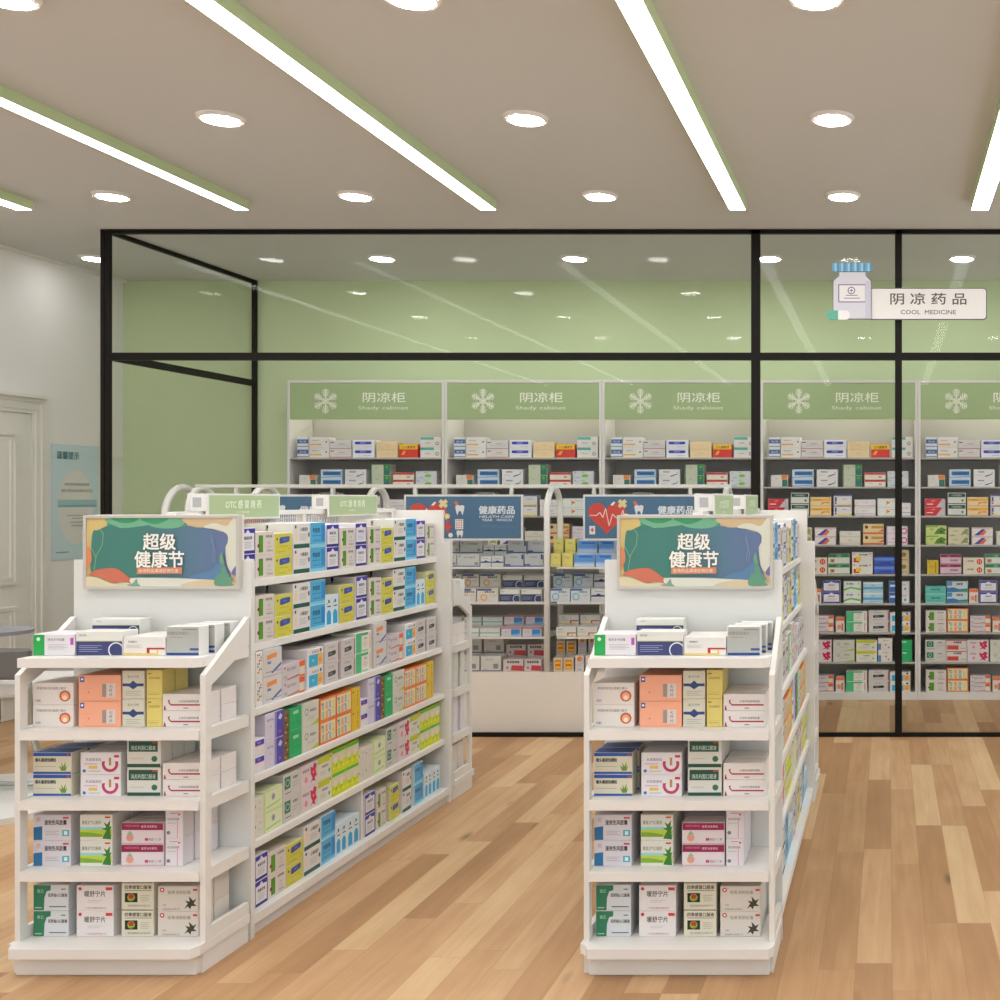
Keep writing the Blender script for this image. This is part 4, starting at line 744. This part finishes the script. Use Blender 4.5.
CAB = [
 [('a1', 8, .079, .072, 2), ('a2', 20, .14, .072, 2), ('a3', 40.5, .152, .061, 2), ('a4', 63.5, .154, .062, 2), ('a5', 87.5, .148, .056, 2), ('a6', 110.5, .13, .095, 1), ('a7', 131.5, .145, .073, 2)],
 [('b1', 10, .12, .083, 1), ('b2', 31.5, .15, .061, 2), ('b3', 56, .148, .061, 2), ('b4', 82, .135, .078, 2), ('b5', 104, .147, .05, 2), ('b6', 127, .147, .055, 2)],
 [('c1', 7, .143, .06, 2), ('c2', 30, .127, .081, 2), ('c3', 49.5, .147, .066, 2), ('c4', 73, .126, .073, 2), ('c5', 94, .147, .057, 2), ('c6', 117, .15, .061, 2), ('c5', 139.5, .075, .09, 1)],
 [('e1', 8, .145, .068, 2), ('e2', 30.5, .145, .061, 2), ('e3', 54, .148, .061, 2), ('e4', 79, .145, .048, 2), ('e5', 102.5, .145, .074, 2), ('e6', 126, .148, .065, 2)],
 [('h1', 9.5, .078, .098, 1), ('h2', 22.5, .148, .069, 2), ('h3', 45.5, .147, .058, 2), ('h4', 67.5, .15, .071, 2), ('h5', 91.5, .145, .077, 2), ('h6', 113.5, .143, .062, 2), ('h7', 138, .075, .085, 2)],
 [('i1', 7.5, .144, .06, 2), ('i2', 29, .147, .077, 2), ('i3', 51.5, .063, .1, 1), ('V', 62, .123, .079, 2), ('i4', 83, .122, .077, 2), ('i5', 102.5, .14, .074, 2), ('i6', 128.5, .143, .077, 2)],
 [('G', 8, .144, .077, 2), ('J', 29.5, .147, .084, 2), ('R', 52.5, .143, .058, 2), ('i3', 75, .062, .105, 1), ('X', 85.5, .147, .074, 2), ('W', 108, .145, .077, 2), ('S', 129.5, .143, .07, 2)],
 [('k', 7.5, .144, .077, 2), ('j2', 28.5, .144, .077, 2), ('f', 49.5, .15, .077, 2), ('I', 72.5, .15, .077, 2), ('y', 95.5, .147, .077, 2), ('j6', 117.5, .1, .083, 2), ('E', 136, .11, .077, 2)],
]
CAB.append(CAB[6])
CN = ['first', 'second', 'third', 'fourth', 'fifth']
cab_x = [287, 444.5, 602, 760.5, 918]
cab_lbl = ['white shady cabinet with green snowflake header, leftmost of the row', 'white shady cabinet with green snowflake header, second from left', 'white shady cabinet with green header, third, left of the black post',
           'white shady cabinet with green header, fourth, behind the black glass posts', 'white shady cabinet with green header, fifth, cut by right edge']
CSN = ['top shelf', 'second shelf', 'third shelf', 'fourth shelf', 'fifth shelf', 'sixth shelf', 'seventh shelf', 'eighth shelf', 'lowest shelf']
for ci, px in enumerate(cab_x):
    cx0 = X(px, ZCB); w_ = CW-.002 if ci != 2 else CW-.002
    t = thing('shady_cabinet', (cx0, ZCB, 0), cab_lbl[ci], 'cabinet', 'shady cabinets along the green wall')
    ct = H(380, ZCB); s_ = .018; dep = YB-ZCB-.004
    B('side_panel', t, 0, s_, 0, dep, 0, ct, M_cabwhite, .001); B('side_panel', t, w_-s_, w_, 0, dep, 0, ct, M_cabwhite, .001)
    B('top_panel', t, s_, w_-s_, 0, dep, ct-.018, ct, M_cabwhite)
    B('back_panel', t, s_, w_-s_, dep-.012, dep, .06, ct-.018, M_cabback)
    hz0 = H(419.5, ZCB); hdr = MB(); hdr.box(s_, w_-s_, .004, .016, hz0, ct-.0185, mat('#9aaf80', .6)); hp = hdr.build('header_panel', t)
    em = MB(); A = Art(em, s_, hz0, w_-2*s_, ct-.018-hz0, .0036, .0003); snow(A, .235, .5, .34, mat('#e6ead9', .6)); em.build('snowflake', hp)
    em = MB(); A = Art(em, s_, hz0, w_-2*s_, ct-.018-hz0, .0036, .0003); A.text(.62, .6, .27, '阴凉柜', mat('#e8ebdc', .6), stretch=.28, bold=.005); A.text(.615, .305, .13, 'Shady cabinet', mat('#dfe4d0', .6), stretch=.33); em.build('lettering', hp)
    for zi, z in enumerate(CH[:-1]): B('shelf', t, s_, w_-s_, .01, dep-.012, z-.012, z, M_cabback)
    B('base_shelf', t, s_, w_-s_, .003, dep-.012, 0, CH[-1], M_cabwhite, .001)
    B('light_strip', t, s_+.03, w_-s_-.03, .03, .05, ct-.034, ct-.019, M_cablamp)
    for r, row in enumerate(CAB):
        if ci < 3 and r > (3 if ci else 3): continue
        for i, (k, rx, bw, bh, n) in enumerate(row):
            xx = px+rx
            if xx > 1003: continue
            if ci == 0 and r == 3: continue
            if ci == 2 and r == 3 and xx > 610: continue
            if ci == 3 and r >= 4 and xx < 798: continue
            for j in range(n):
                x0 = rx*kc
                if x0+bw > w_-s_-.003: bw = w_-s_-.003-x0
                lb = '%s, %s%s, %s shady cabinet' % (D[k][0], '' if n == 1 else ['lower ', 'upper '][j], CSN[r], CN[ci])
                if k == 'c5': lb = lb.replace('plum line', 'plum line, wide' if rx < 120 else 'plum line, narrow')
                place(k, bw, bh-.0006, .1, (cx0+x0+bw/2, ZCB+.03, CH[r]+.0003+j*bh), 0, lb, 'medicine boxes in the %s shady cabinet' % CN[ci])

# ------------------------------------------------------------------ health care island behind the glass
YI = 6.92; IX0, IX1 = X(193, YI), X(731, YI)
t = thing('arched_display_shelf', ((IX0+IX1)/2, YI, 0), 'long white island shelf with arched ends and cream plinth behind the glass', 'shelf unit')
ixc = (IX0+IX1)/2; hwI = (IX1-IX0)/2
IH = [H(567, YI), H(602, YI), H(637, YI), H(672, YI)]
B('plinth', t, -hwI-.02, hwI+.02, 0, .33, .0045, IH[3], M_plinth, .002)
B('kick_base', t, -hwI+.0, hwI-.0, .01, .32, 0, .0042, M_frame)
M_arch = noisy('white_tube', '#f1efeb', .4, .01, 3)
def arch(mb, x, y0, y1, z0, ztop_, r):
    ra = (y1-y0)/2; rz = ra*1.0; pts = [(x, y0, z0)]
    for k in range(13): a = math.pi-math.pi*k/12; pts.append((x, (y0+y1)/2+ra*math.cos(a), ztop_-rz+rz*math.sin(a)))
    pts.append((x, y1, z0)); mb.tube(pts, r, M_arch, 10)
zA = H(488, YI)
for px in (193, 373, 553, 731):
    m = MB(); arch(m, X(px-7, YI)-ixc, .02, .30, IH[3]+.0005, zA, .019); m.build('arch_post', t)
for z in IH[:3]:
    for i in range(3): B('shelf', t, -hwI+.03+i*2*hwI/3, -hwI-.03+(i+1)*2*hwI/3, .005, .325, z-.012, z, M_shelf)
B('top_rail', t, -hwI-.0, hwI+.0, .02, .04, H(487.5, YI), H(484.3, YI), M_white)
hs_g = 'blue health care signs on the island shelf'
def health_sign(px0, px1, lb):
    y = YI-.012; x0, x1 = X(px0, y), X(px1, y); z0, z1 = H(540.5, y), H(494.5, y)
    s_ = thing('health_care_sign', (x0, y, z0), lb, 'sign', hs_g); W_, H_ = x1-x0, z1-z0
    B('frame', s_, 0, W_, 0, .01, 0, H_, mat('#dcdcda', .5), .001)
    f = MB(); A = Art(f, .012, .012, W_-.024, H_-.024, -.0003, .0003)
    A.rect(0, 0, 1, 1, mat('#4a6f8e', .5)); f.build('sign_face', s_)
    f = MB(); A = Art(f, .012, .012, W_-.024, H_-.024, -.0008, .0003)
    red = mat('#cc4a40', .5)
    hp = []
    for q in range(25):
        tt = 2*math.pi*q/24; hx = 16*math.sin(tt)**3; hy = 13*math.cos(tt)-5*math.cos(2*tt)-2*math.cos(3*tt)-math.cos(4*tt)
        hp.append((.19+hx*.0103, .53+hy*.0265))
    A.poly(hp[:-1], red)
    A.line([(.04, .55), (.1, .55), (.13, .62), (.155, .5), (.18, .72), (.21, .3), (.24, .58), (.27, .5), (.31, .5), (.33, .68), (.35, .45)], .005, mat('#e8d8d0', .5))
    pc = mat('#dccf9a', .5)
    for sgn_ in (-1, 1):
        c, s2 = math.cos(math.radians(45)), math.sin(math.radians(45))*sgn_
        L2 = .03; ra = W_/H_
        A.line([(.325-L2, .83-L2*ra*sgn_), (.325+L2, .83+L2*ra*sgn_)], .022, pc)
    A.poly([(.22, .8), (.25, .88), (.265, .86), (.24, .78)], mat('#e4e0da')); A.poly([(.42, .86), (.44, .9), (.475, .74), (.455, .7)], mat('#d8744c'))
    A.circ(.36, .53, .065, mat('#dccf7a')); A.circ(.36, .53, .03, mat('#e9e2b0'))
    wt = mat('#dfe3e4', .5)
    for (u, v, k) in ((.47, .67, 1), (.47, .1, .75)):
        A.poly([(u-.04*k, v+.1*k), (u-.02*k, v+.13*k), (u, v+.11*k), (u+.02*k, v+.13*k), (u+.04*k, v+.1*k), (u+.035*k, v), (u+.022*k, v-.12*k), (u+.01*k, v-.02*k), (u-.01*k, v-.02*k), (u-.022*k, v-.12*k), (u-.035*k, v)], wt)
    A.rect(.43, .22, .5, .46, wt)
    for a in range(3):
        for b__ in range(4): A.n -= 1 if (a or b__) else 0; A.circ(.445+.02*a, .26+.055*b__, .018, red, 8)
    A.rect(.335, .25, .40, .32, red); A.rect(.355, .14, .38, .43, red); A.circ(.39, .08, .055, wt)
    A.rect(.04, .1, .09, .3, wt); A.rect(.05, .19, .08, .22, red); A.rect(.06, .15, .07, .26, red)
    f.build('pictograms', s_)
    f = MB(); A = Art(f, .012, .012, W_-.024, H_-.024, -.0008, .0003)
    lw = mat('#dde3e6', .5)
    A.text(.79, .68, .19, '健康药品', lw, bold=.03, stretch=.31); A.text(.79, .52, .06, 'HELATH CARE', lw, bold=.01, stretch=.3); A.text(.79, .44, .06, 'YEAR   WHICH', lw, bold=.01, stretch=.26)
    A.rect(.64, .31, .8, .315, mat('#7f9ab0')); A.rect(.64, .27, .96, .275, mat('#7f9ab0'))
    f.build('lettering', s_)
    for u in (.09, .9): B('hanger', s_, W_*u-.01, W_*u+.01, .0, .02, H_+.0005, H(487.8, YI)-z0, M_white)
health_sign(225, 344, 'leftmost blue health care sign, mostly hidden behind green signs')
health_sign(404, 523, 'blue health care sign fully facing, between the two aisle shelves')
health_sign(583, 702, 'blue health care sign with whole red heart, behind right header board')
ISL = [
 [('x1', 447, 469.5, .075), ('x1', 457+13.5, 479.5, .075)],
]
def irow(sh, y, items, back):
    z = IH[sh]; yy = YI+(.02 if not back else .17)
    kk = yy/F
    cnt = {}
    for (k, a, b_, h) in items:
        if back: a, b_ = a+3, b_+2.6
        x0, x1 = X(a, yy), X(b_, yy)-.001
        side_ = 'right of' if a > 547 else 'left of'
        c = cnt.get((k, side_), 0); cnt[(k, side_)] = c+1
        for j in range(2 if back else 1):
            lb = '%s, %s %s arch, %s, %s, island' % (D[k][0], ORD[c], side_, ['top shelf', 'second shelf', 'third shelf', 'plinth'][sh], ('back upper' if j else 'back lower') if back else 'front')
            place(k, x1-x0, h-.0006, .13 if not back else .1, (( x0+x1)/2, yy, z+.0003+j*h), 0, lb, 'medicine boxes on the arched island shelf')
I1 = [('x1', 441, 456.4, .075), ('x1', 457.2, 479.6, .075), ('x2', 480.5, 491.3, .062), ('x2', 491.7, 503.5, .062), ('x3', 505, 523.6, .075), ('x3', 524.6, 543, .075), ('x4', 550.8, 560.8, .08), ('x4', 562.2, 572.8, .08), ('x5', 574.3, 594.6, .076), ('x5', 595.8, 612, .076)]
I2 = [('x6', 441, 459, .078), ('x6', 459.6, 476.2, .078), ('x6', 477, 498.2, .078), ('T2', 499.7, 519.7, .074), ('T2', 521, 541.5, .074), ('x7', 550.5, 570, .078), ('x7', 570.8, 590.4, .078), ('x2', 591.2, 606, .078)]
I3 = [('x8', 441, 459.5, .051), ('x8', 460.5, 479, .051), ('x8', 479.7, 500, .051), ('x9', 501.2, 521.2, .056), ('x9', 522.6, 541.5, .056), ('T3', 556, 576.2, .058), ('T3', 577.2, 597.2, .058)]
I4 = [('xa', 456, 479.4, .092), ('xa', 480.8, 501.2, .092), ('xb', 503.2, 523.3, .072), ('xb', 524.4, 541.5, .072), ('xc', 553.4, 562.6, .083), ('xc', 563.4, 573.8, .083), ('xd', 575.2, 584, .096), ('xd', 585.4, 594, .096)]
for sh, it in enumerate((I1, I2, I3, I4)):
    irow(sh, YI, it, False); irow(sh, YI, it, True)

# pair of arches standing behind the island's left end
YA = 7.42
t = thing('arched_rack', (X(158, 7.2)+.27, YA, 0), 'low white rack with two arched ends, left behind the island shelf', 'rack')
xa0, xa1 = X(158, YA-.1)+.0-(X(158, 7.2)+.27), X(243, YA-.1)-(X(158, 7.2)+.27)
for xx in (xa0+.03, xa1+.03):
    m = MB(); arch(m, xx, -.08, .30, 0, 1.4+13*YA/F, .022); m.build('arch_post', t)
for z in (.3, .7, 1.1): B('shelf', t, xa0+.05, xa1+.01, -.06, .28, z-.015, z, M_shelf)

# ------------------------------------------------------------------ furniture by the left wall
tb = thing('low_platform', (-4.25, 5.3, 0), 'low round white platform on the floor under the chair', 'platform')
m = MB(); m.disc(0, 0, 0, .028, .54, .54, mat('#d8d8d4', .4), 48); m.build('platform_disc', tb)
tt_ = thing('side_table', (-4.58, 5.9, 0), 'slate-topped table by the left wall, cut by picture edge', 'table')
m = MB(); m.disc(0, 0, .718, .738, .19, .2, mat('#8d8f99', .35), 40); m.build('tabletop', tt_)
m = MB(); m.disc(0, 0, .0, .718, .02, .02, mat('#bfc2c0', .3, 0, .8), 16); m.build('pedestal', tt_)
ch = thing('lounge_chair', (-4.14, 5.25, .0285), 'grey upholstered chair with curved metal tube legs at the left edge', 'chair')
m = MB(); m.box(-.26, .26, -.03, .02, .56, .70, mat('#63625f', .8), .012); m.build('backrest', ch)
m = MB(); m.box(-.26, .24, .03, .48, .47, .53, mat('#c9c6c0', .7), .015); m.build('seat', ch)
tu = mat('#a9b0ab', .25, 0, .7)
for s in (-1, 1):
    m = MB(); pts = [(s*.25, 0, .62), (s*.25, -.0, .5), (s*.25, .03, .3), (s*.25, .09, .12), (s*.25, .2, .03), (s*.25, .32, .02), (s*.25, .42, .1), (s*.25, .47, .3), (s*.25, .46, .48)]
    m.tube(pts, .014, tu, 8); m.build('leg_tube', ch)
m = MB(); m.tube([(-.25, .25, .025), (.25, .25, .025)], .012, tu, 8); m.build('cross_tube', ch)

# ------------------------------------------------------------------ keep the 300 boxes that show largest as things, join the rest
KEEP = {i for a, b in [(1, 2), (4, 6), (8, 10), (12, 14), (16, 18), (20, 22), (24, 26), (28, 30), (32, 34), (40, 42), (56, 58), (60, 64), (66, 71), (73, 75), (77, 79), (81, 83), (85, 87), (89, 90), (92, 94), (96, 102), (104, 112), (115, 118), (121, 122), (123, 124), (128, 130), (134, 142), (146, 148), (154, 158), (159, 160), (166, 170), (172, 180), (184, 188), (190, 192), (195, 196), (198, 200), (202, 208), (210, 214), (215, 216), (218, 224), (227, 230), (392, 393), (394, 396), (398, 403), (405, 407), (409, 411), (413, 415), (416, 423), (425, 427), (429, 431), (435, 441), (443, 445), (447, 449), (451, 453), (457, 459), (461, 463), (465, 467), (469, 473), (474, 475), (493, 494), (495, 497), (499, 504), (506, 508), (510, 512), (514, 516), (518, 520), (522, 524), (525, 528), (529, 532), (536, 538), (539, 542), (544, 546), (548, 550), (551, 554), (558, 560), (562, 564), (566, 568), (570, 572), (575, 576), (597, 598), (604, 607), (609, 610), (611, 614), (641, 645), (646, 647), (648, 651), (690, 691), (695, 696), (697, 700), (721, 723), (732, 733), (734, 735), (736, 738), (746, 747), (748, 749), (761, 762), (765, 766), (770, 771), (772, 774), (784, 785), (790, 794), (799, 800), (801, 802), (810, 811), (812, 813), (848, 849), (856, 857), (858, 860), (862, 866), (870, 871), (872, 873), (874, 875), (878, 881), (885, 886), (888, 890), (892, 893), (897, 898), (903, 904), (911, 912), (916, 921), (925, 926), (927, 928), (929, 930), (931, 932), (933, 934), (935, 936), (940, 945), (952, 953), (956, 957), (958, 959), (960, 963), (970, 971), (972, 973), (974, 975)] for i in range(a, b)}  #KEEP
if not KEEP: KEEP = set(range(300))
rest = [o for i, o in enumerate(PL) if i not in KEEP]
bpy.context.view_layer.update()
jm = MB()
for o in rest:
    me = o.data; mw = o.matrix_world; base = len(jm.v)
    jm.v += [tuple(mw @ v.co) for v in me.vertices]
    mi = [jm.mi(m) for m in me.materials]
    for p in me.polygons: jm.f.append(tuple(base+i for i in p.vertices)); jm.m.append(mi[p.material_index]); jm.sm.append(False)
for o in rest: bpy.data.objects.remove(o)
jo_ = jm.build('medicine_boxes')
setp(jo_, 'the many smaller and farther medicine boxes filling the cabinet, island and aisle shelves', 'medicine boxes', None, 'stuff')
